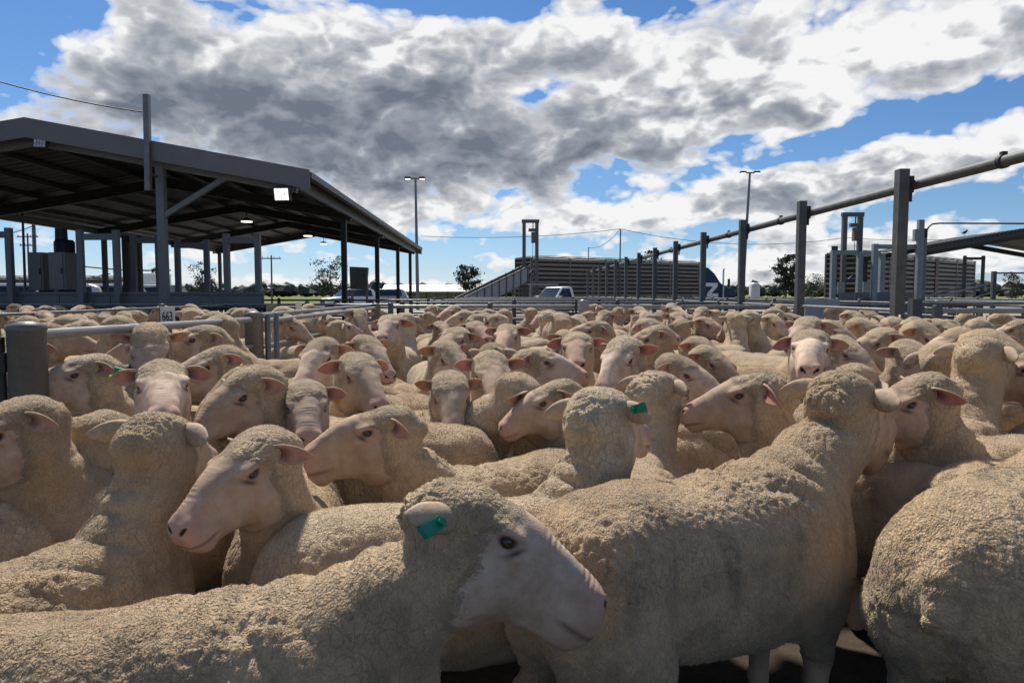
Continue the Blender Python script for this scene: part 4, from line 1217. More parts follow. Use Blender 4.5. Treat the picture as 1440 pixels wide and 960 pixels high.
def box_truck():
    p = at(213, 415, 46)
    t = empty('box_truck', (p.x, 46, 0), R(182), 'white box bodied truck parked behind the braced shed post', 'truck')
    z = at(213, 385, 46).z
    m = MB(); m.box((0, 0, (z+.9)/2), (1.6, 2.3, z-.9)); m.build('box_body', M['white_paint'], t, .03)
    m = MB(); m.prism([(.85, 0, .6), (.85, 0, 2.1), (1.5, 0, 2.05), (2.0, 0, 1.4), (2.0, 0, .6)], (0, -1.0, 0), (0, 1.0, 0)); m.build('cab', M['white_paint'], t, .05)
    m = MB(); m.prism([(1.55, 0, 1.98), (1.6, 0, 2.0), (2.02, 0, 1.45), (1.97, 0, 1.42)], (0, -.85, 0), (0, .85, 0)); m.build('windscreen', M['glass'], t)
    for x in (-.5, 1.4):
        for y in (-.95, .95):
            w = MB(); w.tube((x, y-.12, .42), (x, y+.12, .42), .42, 16); w.build('wheel', M['tyre'], t)
box_truck()
def white_tank():
    a, b = at(1054, 398, 80), at(1068, 415, 80); r = (b.x-a.x)/2
    t = empty('poly_tank', ((a.x+b.x)/2, 80, 0), 0, 'small white round tank far behind the right light pole', 'tank')
    m = MB(); m.path([(0, 0, 0), (0, 0, a.z-.15), (0, 0, a.z), (0, 0, a.z+.1)], [r, r, r*.7, r*.2], 16); m.build('body', M['roof_white'], t)
    m = MB(); m.path([(0, 0, a.z+.08), (0, 0, a.z+.22)], [.2, .18], 10); m.build('lid', M['dark_steel'], t)
white_tank()
# ---------------------------------------------------------------- sheep: materials
def sheep_material(fine=True):
    m, nt, P = new_mat('sheep_coat' if fine else 'sheep_coat_plain')
    at = N(nt, 'ShaderNodeAttribute', attribute_name='mask')
    sep = nt.nodes.new('ShaderNodeSeparateColor'); lk(nt, at.outputs['Color'], sep.inputs[0])
    wool, pink, dark, dirt = sep.outputs[0], sep.outputs[1], sep.outputs[2], at.outputs['Alpha']
    tc = nt.nodes.new('ShaderNodeTexCoord'); oi = nt.nodes.new('ShaderNodeObjectInfo')
    off = N(nt, 'ShaderNodeVectorMath', operation='ADD')
    sc = N(nt, 'ShaderNodeVectorMath', operation='SCALE'); sc.inputs[0].default_value = (7, 5, 3)
    lk(nt, oi.outputs['Random'], sc.inputs['Scale'])
    lk(nt, tc.outputs['Object'], off.inputs[0]); lk(nt, sc.outputs[0], off.inputs[1])
    co = off.outputs[0]
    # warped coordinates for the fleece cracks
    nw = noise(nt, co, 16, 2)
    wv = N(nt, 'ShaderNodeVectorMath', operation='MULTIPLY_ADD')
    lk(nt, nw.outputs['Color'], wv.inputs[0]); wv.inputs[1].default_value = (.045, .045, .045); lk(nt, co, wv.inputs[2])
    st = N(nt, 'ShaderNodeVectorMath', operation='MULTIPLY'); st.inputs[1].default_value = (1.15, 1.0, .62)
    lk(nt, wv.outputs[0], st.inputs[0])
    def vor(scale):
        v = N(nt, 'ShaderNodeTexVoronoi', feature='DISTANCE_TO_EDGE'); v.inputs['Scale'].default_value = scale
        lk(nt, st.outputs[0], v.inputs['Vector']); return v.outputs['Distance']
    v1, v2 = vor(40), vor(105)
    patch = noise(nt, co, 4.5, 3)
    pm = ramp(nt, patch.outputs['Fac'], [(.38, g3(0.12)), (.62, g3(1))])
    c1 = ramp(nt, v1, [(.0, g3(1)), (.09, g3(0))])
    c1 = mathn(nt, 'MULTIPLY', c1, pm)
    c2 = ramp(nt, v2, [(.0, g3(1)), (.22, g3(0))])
    big = noise(nt, co, 2.2, 4, .6)
    mid = noise(nt, co, 11, 4, .6)
    fn = noise(nt, co, 260, 3, .65)
    tint = ramp(nt, big.outputs['Fac'], [(.28, (.47, .35, .215, 1)), (.5, (.63, .495, .325, 1)), (.72, (.72, .60, .43, 1))])
    per = ramp(nt, oi.outputs['Random'], [(0, (.80, .74, .68, 1)), (.25, (1.04, 1.0, .95, 1)), (.5, (.94, .82, .70, 1)), (.75, (1.06, 1.05, 1.02, 1)), (1, (.88, .76, .65, 1))])
    tint = mixc(nt, 1.0, tint, per, 'MULTIPLY')
    tint = mixc(nt, mathn(nt, 'MULTIPLY', ramp(nt, mid.outputs['Fac'], [(.46, g3(0)), (.70, g3(1))]), .60), tint, (.235, .17, .10, 1))
    # grime: grey green on the poll and back, brown under the belly
    dm = mathn(nt, 'MULTIPLY', dirt, ramp(nt, mid.outputs['Fac'], [(.32, g3(.25)), (.6, g3(1))]), clamp=True)
    tint = mixc(nt, dm, tint, (.105, .092, .060, 1))
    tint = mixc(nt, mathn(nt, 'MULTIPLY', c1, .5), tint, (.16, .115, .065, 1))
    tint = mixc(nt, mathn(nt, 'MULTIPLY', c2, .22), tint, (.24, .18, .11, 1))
    tint = mixc(nt, mathn(nt, 'MULTIPLY', ramp(nt, fn.outputs['Fac'], [(.4, g3(1)), (.55, g3(0))]), .28), tint, (.30, .23, .15, 1))
    # face skin
    fm = noise(nt, co, 22, 4, .6)
    face = ramp(nt, fm.outputs['Fac'], [(.3, (.42, .285, .20, 1)), (.5, (.53, .405, .31, 1)), (.72, (.60, .50, .41, 1))])
    ftan = ramp(nt, oi.outputs['Random'], [(0, (1.05, 1.03, 1.0, 1)), (.4, (.84, .74, .64, 1)), (.62, (1.12, 1.12, 1.12, 1)), (1, (.88, .79, .70, 1))])
    face = mixc(nt, 1.0, face, ftan, 'MULTIPLY')
    face = mixc(nt, mathn(nt, 'MULTIPLY_ADD', big.outputs['Fac'], .5, .08, clamp=True), face, (.42, .31, .205, 1))
    face = mixc(nt, 1.0, face, oi.outputs['Color'], 'MULTIPLY')
    sp = noise(nt, co, 75, 2, .5)
    face = mixc(nt, mathn(nt, 'MULTIPLY', ramp(nt, sp.outputs['Fac'], [(.64, g3(0)), (.72, g3(1))]), .35), face, (.34, .20, .13, 1))
    stn = noise(nt, co, 9, 5, .65)
    face = mixc(nt, ramp(nt, stn.outputs['Fac'], [(.46, g3(0)), (.70, g3(.75))]), face, (.30, .215, .145, 1))
    face = mixc(nt, mathn(nt, 'MULTIPLY', pink, .55), face, (.43, .25, .205, 1))
    wob = mathn(nt, 'ADD', wool, mathn(nt, 'MULTIPLY', mathn(nt, 'SUBTRACT', fn.outputs['Fac'], .5), 1.3))
    wf = ramp(nt, wob, [(.22, g3(0)), (.78, g3(1))])
    col = mixc(nt, wf, face, tint)
    col = mixc(nt, mathn(nt, 'MULTIPLY', dark, .93), col, (.045, .025, .02, 1))
    lk(nt, col, P.inputs['Base Color'])
    P.inputs['Roughness'].default_value = .85
    P.inputs['Specular IOR Level'].default_value = .18
    lk(nt, mathn(nt, 'MULTIPLY', wf, .35), P.inputs['Sheen Weight'])
    P.inputs['Sheen Roughness'].default_value = .55
    P.inputs['Sheen Tint'].default_value = (1, .93, .82, 1)
    # relief
    vn = N(nt, 'ShaderNodeTexVoronoi', feature='SMOOTH_F1'); vn.inputs['Scale'].default_value = 165
    vn.inputs['Smoothness'].default_value = .6; lk(nt, wv.outputs[0], vn.inputs['Vector'])
    nub = mathn(nt, 'SUBTRACT', 1.0, vn.outputs['Distance'], clamp=True)
    h1 = ramp(nt, v1, [(0, g3(0)), (.16, g3(1))])
    h = mathn(nt, 'MULTIPLY', mathn(nt, 'MULTIPLY', h1, pm), .0030)
    h = mathn(nt, 'ADD', h, mathn(nt, 'MULTIPLY', ramp(nt, v2, [(0, g3(0)), (.3, g3(1))]), .0022))
    h = mathn(nt, 'ADD', h, mathn(nt, 'MULTIPLY', fn.outputs['Fac'], .0040))
    h = mathn(nt, 'ADD', h, mathn(nt, 'MULTIPLY', nub, .0045))
    fh = mathn(nt, 'MULTIPLY', noise(nt, co, 160, 3).outputs['Fac'], .0009)
    h = mathn(nt, 'ADD', mathn(nt, 'MULTIPLY', h, wf), mathn(nt, 'MULTIPLY', fh, mathn(nt, 'SUBTRACT', 1.0, wf)))
    bp = N(nt, 'ShaderNodeBump'); bp.inputs['Strength'].default_value = .9; bp.inputs['Distance'].default_value = 1.0
    lk(nt, h, bp.inputs['Height']); lk(nt, bp.outputs[0], P.inputs['Normal'])
    return m

def eye_material():
    m, nt, P = new_mat('sheep_eye')
    tc = nt.nodes.new('ShaderNodeTexCoord')
    # the eyeball's own +X looks outwards: slit pupil, amber iris, dark rim
    sp = nt.nodes.new('ShaderNodeSeparateXYZ'); lk(nt, tc.outputs['Object'], sp.inputs[0])
    r = mathn(nt, 'SQRT', mathn(nt, 'ADD', mathn(nt, 'POWER', sp.outputs[1], 2), mathn(nt, 'POWER', sp.outputs[2], 2)))
    iris = ramp(nt, mathn(nt, 'MULTIPLY', r, 60), [(.0, (.07, .038, .015, 1)), (.45, (.10, .055, .02, 1)), (.60, (.02, .014, .01, 1)), (1, (.03, .02, .015, 1))])
    pz = mathn(nt, 'LESS_THAN', mathn(nt, 'ABSOLUTE', sp.outputs[2]), .0026)
    py = mathn(nt, 'LESS_THAN', mathn(nt, 'ABSOLUTE', sp.outputs[1]), .0065)
    col = mixc(nt, mathn(nt, 'MULTIPLY', pz, py), iris, (.006, .005, .005, 1))
    lk(nt, col, P.inputs['Base Color'])
    P.inputs['Roughness'].default_value = .06; P.inputs['Specular IOR Level'].default_value = .6
    return m

def ear_material():
    m, nt, P = new_mat('sheep_ear')
    at = N(nt, 'ShaderNodeAttribute', attribute_name='mask')
    sep = nt.nodes.new('ShaderNodeSeparateColor'); lk(nt, at.outputs['Color'], sep.inputs[0])
    tc = nt.nodes.new('ShaderNodeTexCoord'); oi = nt.nodes.new('ShaderNodeObjectInfo')
    n = noise(nt, tc.outputs['Object'], 60, 3)
    out = ramp(nt, n.outputs['Fac'], [(.3, (.33, .24, .16, 1)), (.7, (.46, .36, .26, 1))])
    inn = ramp(nt, oi.outputs['Random'], [(0, (.50, .25, .18, 1)), (.5, (.52, .32, .23, 1)), (.75, (.52, .19, .15, 1)), (1, (.40, .23, .15, 1))])
    vn = noise(nt, tc.outputs['Object'], 34, 4, .7)
    inn = mixc(nt, ramp(nt, vn.outputs['Fac'], [(.42, g3(0)), (.68, g3(.6))]), inn, (.30, .145, .095, 1))
    col = mixc(nt, sep.outputs[1], out, inn)
    col = mixc(nt, mathn(nt, 'MULTIPLY', sep.outputs[2], .85), col, (.06, .03, .025, 1))  # shade deep in the ear painted into the colour
    lk(nt, col, P.inputs['Base Color']); P.inputs['Roughness'].default_value = .75
    P.inputs['Specular IOR Level'].default_value = .2
    P.inputs['Subsurface Weight'].default_value = .25
    P.inputs['Subsurface Radius'].default_value = (.02, .008, .005)
    P.inputs['Subsurface Scale'].default_value = .3
    bp = N(nt, 'ShaderNodeBump'); bp.inputs['Strength'].default_value = .5; bp.inputs['Distance'].default_value = .002
    lk(nt, noise(nt, tc.outputs['Object'], 240, 2).outputs['Fac'], bp.inputs['Height']); lk(nt, bp.outputs[0], P.inputs['Normal'])
    return m

# ---------------------------------------------------------------- sheep: meshes
def mesh_from(name, V, Q, masks, mat, smooth=True):
    me = bpy.data.meshes.new(name)
    nv, nq, k = len(V), len(Q), Q.shape[1]
    me.vertices.add(nv); me.vertices.foreach_set('co', V.astype(np.float32).ravel())
    me.loops.add(nq*k); me.loops.foreach_set('vertex_index', Q.astype(np.int32).ravel())
    me.polygons.add(nq)
    me.polygons.foreach_set('loop_start', np.arange(0, nq*k, k, dtype=np.int32))
    me.polygons.foreach_set('use_smooth', np.full(nq, smooth, dtype=bool))
    a = me.color_attributes.new('mask', 'FLOAT_COLOR', 'POINT')
    a.data.foreach_set('color', np.stack(masks, 1).astype(np.float32).ravel())
    me.update(); me.validate()
    me.materials.append(mat)
    return me

def ear_arrays(nu=14, nv=9):
    """ear in its own frame: +X out along the ear, +Z the hollow side, solid"""
    L = .122
    us = np.linspace(0, 1, nu); vs = np.linspace(-1, 1, nv)
    U, Vv = np.meshgrid(us, vs, indexing='ij')
    half = np.interp(U, [0, .12, .3, .5, .7, .85, .95, 1], [.020, .025, .031, .032, .027, .018, .010, .003])
    curl = np.interp(U, [0, .3, .7, 1], [1.55, 1.05, .70, .55])          # how far the blade wraps round
    ang = Vv*curl
    rad = half/np.sin(np.minimum(curl, 1.45))*np.where(curl > 1.45, .85, 1)
    Y = rad*np.sin(ang); Z = rad*(1-np.cos(ang))
    X = U*L
    Z = Z-.018*U**2                     # the tip droops
    base = np.stack([X, Y, Z], -1)
    du = np.gradient(base, axis=0); dv = np.gradient(base, axis=1)
    nrm = np.cross(du, dv); nrm /= np.linalg.norm(nrm, axis=-1, keepdims=True)+1e-9
    th = np.interp(U, [0, .6, 1], [.0048, .003, .0015])[..., None]
    inn = base+nrm*th; out = base-nrm*th
    P = np.concatenate([inn.reshape(-1, 3), out.reshape(-1, 3)])
    q = []
    n = nu*nv
    for i in range(nu-1):
        for j in range(nv-1):
            a, b, c, d = i*nv+j, (i+1)*nv+j, (i+1)*nv+j+1, i*nv+j+1
            q.append((a, b, c, d)); q.append((n+d, n+c, n+b, n+a))
    rim = [i*nv for i in range(nu)]+[(nu-1)*nv+j for j in range(1, nv)]+[i*nv+nv-1 for i in range(nu-2, -1, -1)]+[j for j in range(nv-2, 0, -1)]
    for k in range(len(rim)):
        a, b = rim[k], rim[(k+1) % len(rim)]
        q.append((b, a, n+a, n+b))
    pink = np.concatenate([(sstep(1.0, .80, np.abs(Vv))*sstep(.99, .9, U)).ravel(), np.zeros(n)])
    hollow_shade = np.concatenate([(sstep(.60, .08, U)*sstep(.95, .3, np.abs(Vv))).ravel(), np.zeros(n)])  # hollow darkened towards the ear base: shade put into the colour
    return P, np.array(q), (1-pink, pink, hollow_shade, np.zeros(2*n))

def eye_arrays(r=.0148, n=12):
    P, q = [], []
    for i in range(n+1):
        a = math.pi*i/n
        for j in range(2*n):
            b = math.pi*j/n
            P.append((r*math.cos(a), r*math.sin(a)*math.cos(b), r*math.sin(a)*math.sin(b)))
    for i in range(n):
        for j in range(2*n):
            k = (j+1) % (2*n)
            q.append((i*2*n+j, (i+1)*2*n+j, (i+1)*2*n+k, i*2*n+k))
    P = np.array(P)
    return P, np.array(q), tuple(np.zeros(len(P)) for _ in range(4))

class Canon:
    def __init__(s, hb, mag):
        s.V, s.Q = build_canonical(hb, mag)
        s.N = vnormals(s.V, s.Q)
        s.wool, s.pink, s.dark, s.mouth, s.phil = sheep_masks(s.V)
        s.t = neck_t(s.V)
        s.hb, s.mag = hb, mag

def fleece(c, seed, folds=1.0, rough=1.0):
    """displaced canonical vertices for one animal: fleece lumps, cracks, neck folds, face wrinkles"""
    V, Nn = c.V, c.N
    rs = np.random.RandomState(seed)
    o = rs.rand(3)*50
    d = np.zeros(len(V)); crack = np.zeros(len(V))
    bodyw = c.wool*sstep(.22, .34, V[:, 2])
    # the coat has thickness: it stands out from the face at its edge
    u, v, w = head_coords(V[:, 0], V[:, 1], V[:, 2])
    d += .004*c.wool*sstep(-.25, .02, u)
    d += vnoise(V*np.array((5, 5, 5))+o, seed)*.012*bodyw
    d += vnoise(V*14+o, seed+1)*.0045*bodyw
    q = V+.02*np.stack([vnoise(V*16+o+k*9, seed+7+k) for k in range(3)], 1)
    bodyw = bodyw*(1-.5*sstep(-.14, -.02, u)); woolh = c.wool*(1-.55*sstep(-.14, -.02, u))
    if c.hb < .012:
        pm = sstep(-.10, .45, vnoise(V*4+o, seed+11))
        f1, f2 = worley(q*np.array((30, 27, 17))+o, seed)
        e1 = np.minimum((f2-f1)*3.6, 1); crack = (1-e1)*(.10+.90*pm)*bodyw
        d -= crack*.0072*rough
        if c.hb < .008:
            f1, f2 = worley(q*np.array((78, 74, 60))+o, seed+3)
            d += (np.minimum((f2-f1)*2.2, 1)-1)*.0028*woolh*rough
        d += vnoise(V*115+o, seed+4)*.0024*woolh*rough
    else:
        d += vnoise(V*40+o, seed+4)*.004*woolh*rough
    # neck folds ring the neck, deepest at the throat
    nm = sstep(-.10, .12, c.t)*sstep(.92, .70, c.t)*sstep(-.02, -.10, u)
    side = sstep(.10, -.12, (V-NA-NAX*(c.t*NL)[:, None])@np.array((-NAX[2], 0, NAX[0])))
    ph = c.t*NL*(46+6*rs.rand())+1.6*vnoise(V*7+o, seed+21)+2.2*vnoise(V*2.6+o, seed+22)
    fold = 1-np.abs(np.sin(ph))**.7
    d -= fold*nm*(.40+.60*side)*.027*folds
    crack = np.clip(np.maximum(crack, sstep(.45, .95, fold)*nm*.9), 0, 1)
    # wrinkles across the nose
    if c.hb < .013:
        fw = (1-c.wool)*sstep(.11, .16, u)*sstep(.285, .245, u)*sstep(-.045, .02, w)*sstep(-.35, .3, vnoise(V*22+o, seed+33))
        d += np.sin(u*2*math.pi/.0135+3.2*vnoise(V*24+o, seed+31)+np.abs(v)*45)*(.0008 if c.hb < .008 else .0004)*fw
    d += vnoise(V*38+o, seed+32)*.0016*(1-c.wool)*sstep(.3, .5, V[:, 2])
    d -= .0026*c.mouth+.0016*c.phil
    P = V+Nn*d[:, None]
    # no two faces alike: muzzle length, breadth, depth and arch of the nose
    k = sstep(.11, .20, u)*(c.V[:, 2] > .6)*(u < .4)
    du = (u-.11)*rs.uniform(-.09, .08)*k; dv = v*rs.uniform(-.10, .10)*k
    dw = (w+.01)*rs.uniform(-.08, .10)*k+rs.uniform(-.004, .007)*np.exp(-((u-.17)/.06)**2)*sstep(-.02, .03, w)*(c.V[:, 2] > .6)
    P += (du[:, None]*HX+dw[:, None]*HZ+dv[:, None]*np.array((0, 1., 0)))*HS
    return P, crack


def fleece_material():
    m, nt, P = new_mat('fleece_fibre')
    at = N(nt, 'ShaderNodeAttribute', attribute_name='dirt')
    tc = N(nt, 'ShaderNodeTexCoord'); hi = N(nt, 'ShaderNodeHairInfo'); oi = N(nt, 'ShaderNodeObjectInfo')
    big = noise(nt, tc.outputs['Object'], 2.2, 3, .6)
    c = ramp(nt, big.outputs['Fac'], [(.28, (.57, .435, .275, 1)), (.5, (.75, .60, .41, 1)), (.72, (.83, .705, .515, 1))])
    md = noise(nt, tc.outputs['Object'], 9, 4, .6)
    c = mixc(nt, 1.0, c, oi.outputs['Color'], 'MULTIPLY')
    c = mixc(nt, ramp(nt, md.outputs['Fac'], [(.46, g3(0)), (.72, g3(.6))]), c, (.27, .195, .11, 1))
    c = mixc(nt, 1.0, c, ramp(nt, hi.outputs['Random'], [(0, g3(.84)), (1, g3(1.06))]), 'MULTIPLY')
    c = mixc(nt, mathn(nt, 'MULTIPLY', at.outputs['Fac'], .9, clamp=True), c, (.115, .10, .065, 1))
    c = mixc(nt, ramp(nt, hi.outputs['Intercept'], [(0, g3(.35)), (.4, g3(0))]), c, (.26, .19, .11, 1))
    lk(nt, c, P.inputs['Base Color']); P.inputs['Roughness'].default_value = .8; P.inputs['Specular IOR Level'].default_value = .2
    return m

def fleece_hair(c, P, crack, pose, seed, n, dirt, mat, ln=.006, rad=.0005):
    """short crimped fibres over the woolly part of one animal; P are the displaced vertices before posing"""
    rs = np.random.RandomState(seed)
    Q = c.Q; V = P
    W = c.wool**1.5*sstep(.26, .36, c.V[:, 2])*(1-.85*crack)
    q = Q[:, :]
    a, b, d_, e = V[q[:, 0]], V[q[:, 1]], V[q[:, 2]], V[q[:, 3]]
    ar = .5*np.linalg.norm(np.cross(d_-a, e-b), axis=1)*W[q].mean(1)*(.5+1.0*sstep(.40, .75, c.V[q[:, 0], 2]))
    cum = np.cumsum(ar); pick = np.searchsorted(cum, rs.rand(n)*cum[-1])
    pick = np.minimum(pick, len(Q)-1)
    s, t = rs.rand(n, 1), rs.rand(n, 1)
    def at4(X):
        X = X[q[pick]]
        if X.ndim == 2: X = X[:, :, None]
        return X[:, 0]*(1-s)*(1-t)+X[:, 1]*s*(1-t)+X[:, 2]*s*t+X[:, 3]*(1-s)*t
    p = at4(V); nn = at4(c.N); nn /= np.linalg.norm(nn, axis=1, keepdims=True)+1e-9
    o = rs.rand(3)*40
    lean = np.stack([vnoise(p*75+o+k*7, seed+k) for k in range(3)], 1)*.95+np.stack([vnoise(p*22+o+k*5, seed+9+k) for k in range(3)], 1)*.5
    dirn = nn+lean+rs.normal(0, .22, (n, 3))+np.array((-.06, 0, -.15))
    dirn /= np.linalg.norm(dirn, axis=1, keepdims=True)
    hu = head_coords(*at4(c.V).T)[0][:, None]
    L = ln*(.6+.6*rs.rand(n, 1))*(1-.45*sstep(-.12, .0, hu))*np.clip(at4(W), .35, 1)*(1-.5*at4(crack))
    side = np.cross(dirn, rs.normal(0, 1, (n, 3))); side /= np.linalg.norm(side, axis=1, keepdims=True)+1e-9
    K = 4
    pts = np.empty((n, K, 3))
    pts[:, 0] = p-nn*.001
    pts[:, 1] = p+dirn*L*.38+side*L*.13
    pts[:, 2] = p+dirn*L*.70-side*L*.10+np.array((0, 0, -.0008))
    pts[:, 3] = p+dirn*L*.95+side*L*.22+np.array((0, 0, -.0018))
    # carry the fibres with the pose: each follows its root
    f = pts.reshape(-1, 3)
    f = pose.apply(f)
    cu = bpy.data.hair_curves.new('fleece')
    cu.add_curves([K]*n)
    cu.attributes['position'].data.foreach_set('vector', f.astype(np.float32).ravel())
    ra = cu.attributes.get('radius') or cu.attributes.new('radius', 'FLOAT', 'POINT')
    ra.data.foreach_set('value', np.tile(np.array((1.0, .95, .75, .35))*rad, n).astype(np.float32))
    da = cu.attributes.new('dirt', 'FLOAT', 'CURVE')
    da.data.foreach_set('value', at4(dirt)[:, 0].astype(np.float32))
    cu.materials.append(mat)
    ob = bpy.data.objects.new('fleece', cu); C.objects.link(ob)
    ob['kind'] = 'stuff'
    return ob
# ---------------------------------------------------------------- the flock
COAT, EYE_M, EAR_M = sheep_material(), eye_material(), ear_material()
EP, EQ, EM = ear_arrays()
EAR_ME = mesh_from('ear', EP, EQ, EM, EAR_M)
YP, YQ, YM = eye_arrays()
EYE_ME = mesh_from('eye', YP, YQ, YM, EYE_M)
CAN = {9: Canon(.0068, 1.9), 0: Canon(.0105, 2.2), 1: Canon(.0175, 2.2), 2: Canon(.024, 2.1)}

def frame_matrix(X, Z, p):
    X = X/np.linalg.norm(X); Z = Z-X*(Z@X); Z = Z/np.linalg.norm(Z); Y = np.cross(Z, X)
    return Matrix([[X[i], Y[i], Z[i], p[i]] for i in range(3)]+[[0, 0, 0, 1]])

def tag_mesh():
    m = MB()
    m.prism([(0, -.010, .0015), (.038, -.010, .005), (.042, -.010, .0), (.038, -.010, -.006), (0, -.010, -.004)], (0, 0, 0), (0, .020, 0))
    m.path([(.006, 0, .004), (.006, 0, .008)], .006, 8)
    return m
TAGS = {}
def ear_tag(ear, colour):
    if colour not in TAGS:
        o = tag_mesh().build('ear_tag', M['tag_'+colour]); TAGS[colour] = o.data
    else:
        o = bpy.data.objects.new('ear_tag', TAGS[colour]); C.objects.link(o)
    o.parent = ear
    o.matrix_local = Matrix.Translation((.050, -.012, -.012))@Matrix.Rotation(R(-28), 4, 'Z')@Matrix.Rotation(R(180), 4, 'X')@Matrix.Scale(1.25, 4)

def dirt_of(c, seed, amt):
    u, v, w = head_coords(*c.V.T)
    d = .85*amt*(.45+.55*sstep(-.35, .3, vnoise(c.V*26, seed+3)))*sstep(.015, .085, w+.025*vnoise(c.V*20, seed))*sstep(.09, .02, u)*sstep(-.22, -.08, u)*c.wool*sstep(.75, .9, c.V[:, 2])
    d = np.maximum(d, .75*amt*sstep(.12, .55, vnoise(c.V*3.2+seed, seed+2))*sstep(-.2, .4, vnoise(c.V*15, seed+5)))
    z = c.V[:, 2]+.05*vnoise(c.V*9+seed, seed+8)
    d = np.maximum(d, .95*sstep(.56, .30, z)*(.55+.45*amt))                  # muddy legs and belly
    streak = sstep(.15, .6, vnoise(c.V*np.array((16, 16, 3.0))+seed, seed+4))*sstep(.74, .62, z)*(c.V[:, 0] < .98)
    d = np.maximum(d, .55*streak)
    if amt >= .95: d = np.maximum(d, .75*sstep(.66, .46, z)*sstep(-.5, .2, vnoise(c.V*11+seed, seed+6)))
    ridge = sstep(.72, .79, c.V[:, 2])*sstep(.12, .0, np.abs(c.V[:, 1]))*(c.V[:, 0] < .85)
    d = np.maximum(d, .45*amt*ridge*sstep(-.1, .4, vnoise(c.V*6, seed)))
    return np.clip(d, 0, 1)

def add_ears_eyes(root, pose, spread=0.0, tags={}, droop=0.0, rs=random):
    for s in (1, -1):
        p, (ex, ey, ez) = pose.frame(hpt(EYE[0]-.001, s*(EYE[1]-.001), EYE[2]-.001))
        e = bpy.data.objects.new('eye', EYE_ME); C.objects.link(e); e.parent = root
        e.matrix_local = frame_matrix(ey*s*.93+ex*.30+ez*.10, ez, p)
        p, (ex, ey, ez) = pose.frame(hpt(-.012, s*.066, .034))
        a, b = spread+rs.uniform(-.12, .12), droop+rs.uniform(-.14, .14)
        X = ey*s*.95+ex*(-.16+a)+ez*(-.22-b)
        Z = ex*.86+ez*rs.uniform(.0, .45)+ey*s*.15
        if droop > .4 and s in tags:                     # hangs back, its woolly side outwards
            X = ey*s*.66-ex*.70-ez*.26; Z = -ey*s*.70-ez*.50-ex*.10
        e = bpy.data.objects.new('ear', EAR_ME); C.objects.link(e); e.parent = root
        hang = droop > .4 and s in tags
        e.matrix_local = frame_matrix(X, Z, p)@Matrix.Diagonal((1.28 if hang else 1, 1, 1, 1))
        if s in tags: ear_tag(e, tags[s])

def adj(a):
    while a > 180: a -= 360
    while a < -180: a += 360
    return a

HEADTOP = hpt(-.01, 0, .092)
FIBRE = fleece_material()
def sheep_mesh(lod, seed, pose, dirt=.5, folds=1.0, fat=1.0, hair=0):
    c = CAN[lod]
    P, crack = fleece(c, seed, folds)
    if fat != 1.0: P[:, 1] *= 1+(fat-1)*sstep(.95, .7, c.V[:, 0])
    dd = dirt_of(c, seed, dirt)
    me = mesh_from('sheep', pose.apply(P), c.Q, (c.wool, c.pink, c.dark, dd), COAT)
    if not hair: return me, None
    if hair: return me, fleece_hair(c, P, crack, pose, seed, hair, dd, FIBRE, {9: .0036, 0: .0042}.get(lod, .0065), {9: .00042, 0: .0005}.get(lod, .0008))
    return me
TONES = [(1, 1, 1), (.84, .79, .72), (1.06, 1.05, 1.03), (.90, .88, .85), (.96, .86, .75), (1.02, .99, .94), (.88, .85, .80)]
HAIR = {9: 70000, 0: 40000, 1: 14000}
PLACED = []          # (x, y, heading) of every animal, for spacing the rest
GRP = 'merino sheep crowded in the pen'
def ram(label, px, py, Y, heading, face, pit=33, lod=1, s=1.0, seed=None, tags={}, dirt=.5, folds=1.0, roll=0, spread=0, droop=0, fat=1.0, hy=.35, wh=False, face_tone=1.0):
    """an animal whose poll is seen at a pixel of the photograph at depth Y"""
    T = at(px, py, Y)
    view = math.degrees(math.atan((720-px)/1000.0))       # faces are given as they look along the line of sight
    face += view
    if not wh: heading += view
    turn = adj(face-heading)
    nyaw, hyaw = turn*(1-hy), turn*hy
    lo, hi = -48.0, 48.0
    if s is None: s = min(1.10, max(.90, T.z/Pose(nyaw, 3, hyaw, pit-30).apply([HEADTOP])[0][2]))
    def mk(npt): return Pose(nyaw, npt, hyaw, pit-33+npt, roll)
    for _ in range(22):
        mid = (lo+hi)/2
        if mk(mid).apply([HEADTOP])[0][2]*s < T.z: lo = mid
        else: hi = mid
    pose = mk((lo+hi)/2)
    print('RAM', label[:40], 's', round(s, 2), 'np', round((lo+hi)/2))
    if abs(lo+hi)/2 > 47: print('CLAMP', label, round((lo+hi)/2))
    hp = pose.apply([HEADTOP])[0]
    h = R(heading)
    x = T.x-s*(hp[0]*math.cos(h)-hp[1]*math.sin(h)); y = T.y-s*(hp[0]*math.sin(h)+hp[1]*math.cos(h))
    seed = seed if seed is not None else len(PLACED)+11
    me, hair = sheep_mesh(lod, seed, pose, dirt, folds, fat, HAIR.get(lod, 0))
    o = bpy.data.objects.new('sheep', me); C.objects.link(o)
    if hair:
        hair.parent = o; t = TONES[seed % 7] if dirt < .95 else (.86, .85, .82); hair.color = t+(1,)
    o.location = (x, y, 0); o.rotation_euler = (0, 0, h); o.scale = (s, s, s)
    o.color = (face_tone, face_tone*1.03, face_tone*1.07, 1)
    tag(o, label, 'sheep', GRP)
    add_ears_eyes(o, pose, spread, tags, droop, random.Random(seed))
    PLACED.append((x, y, heading, s))
    return o
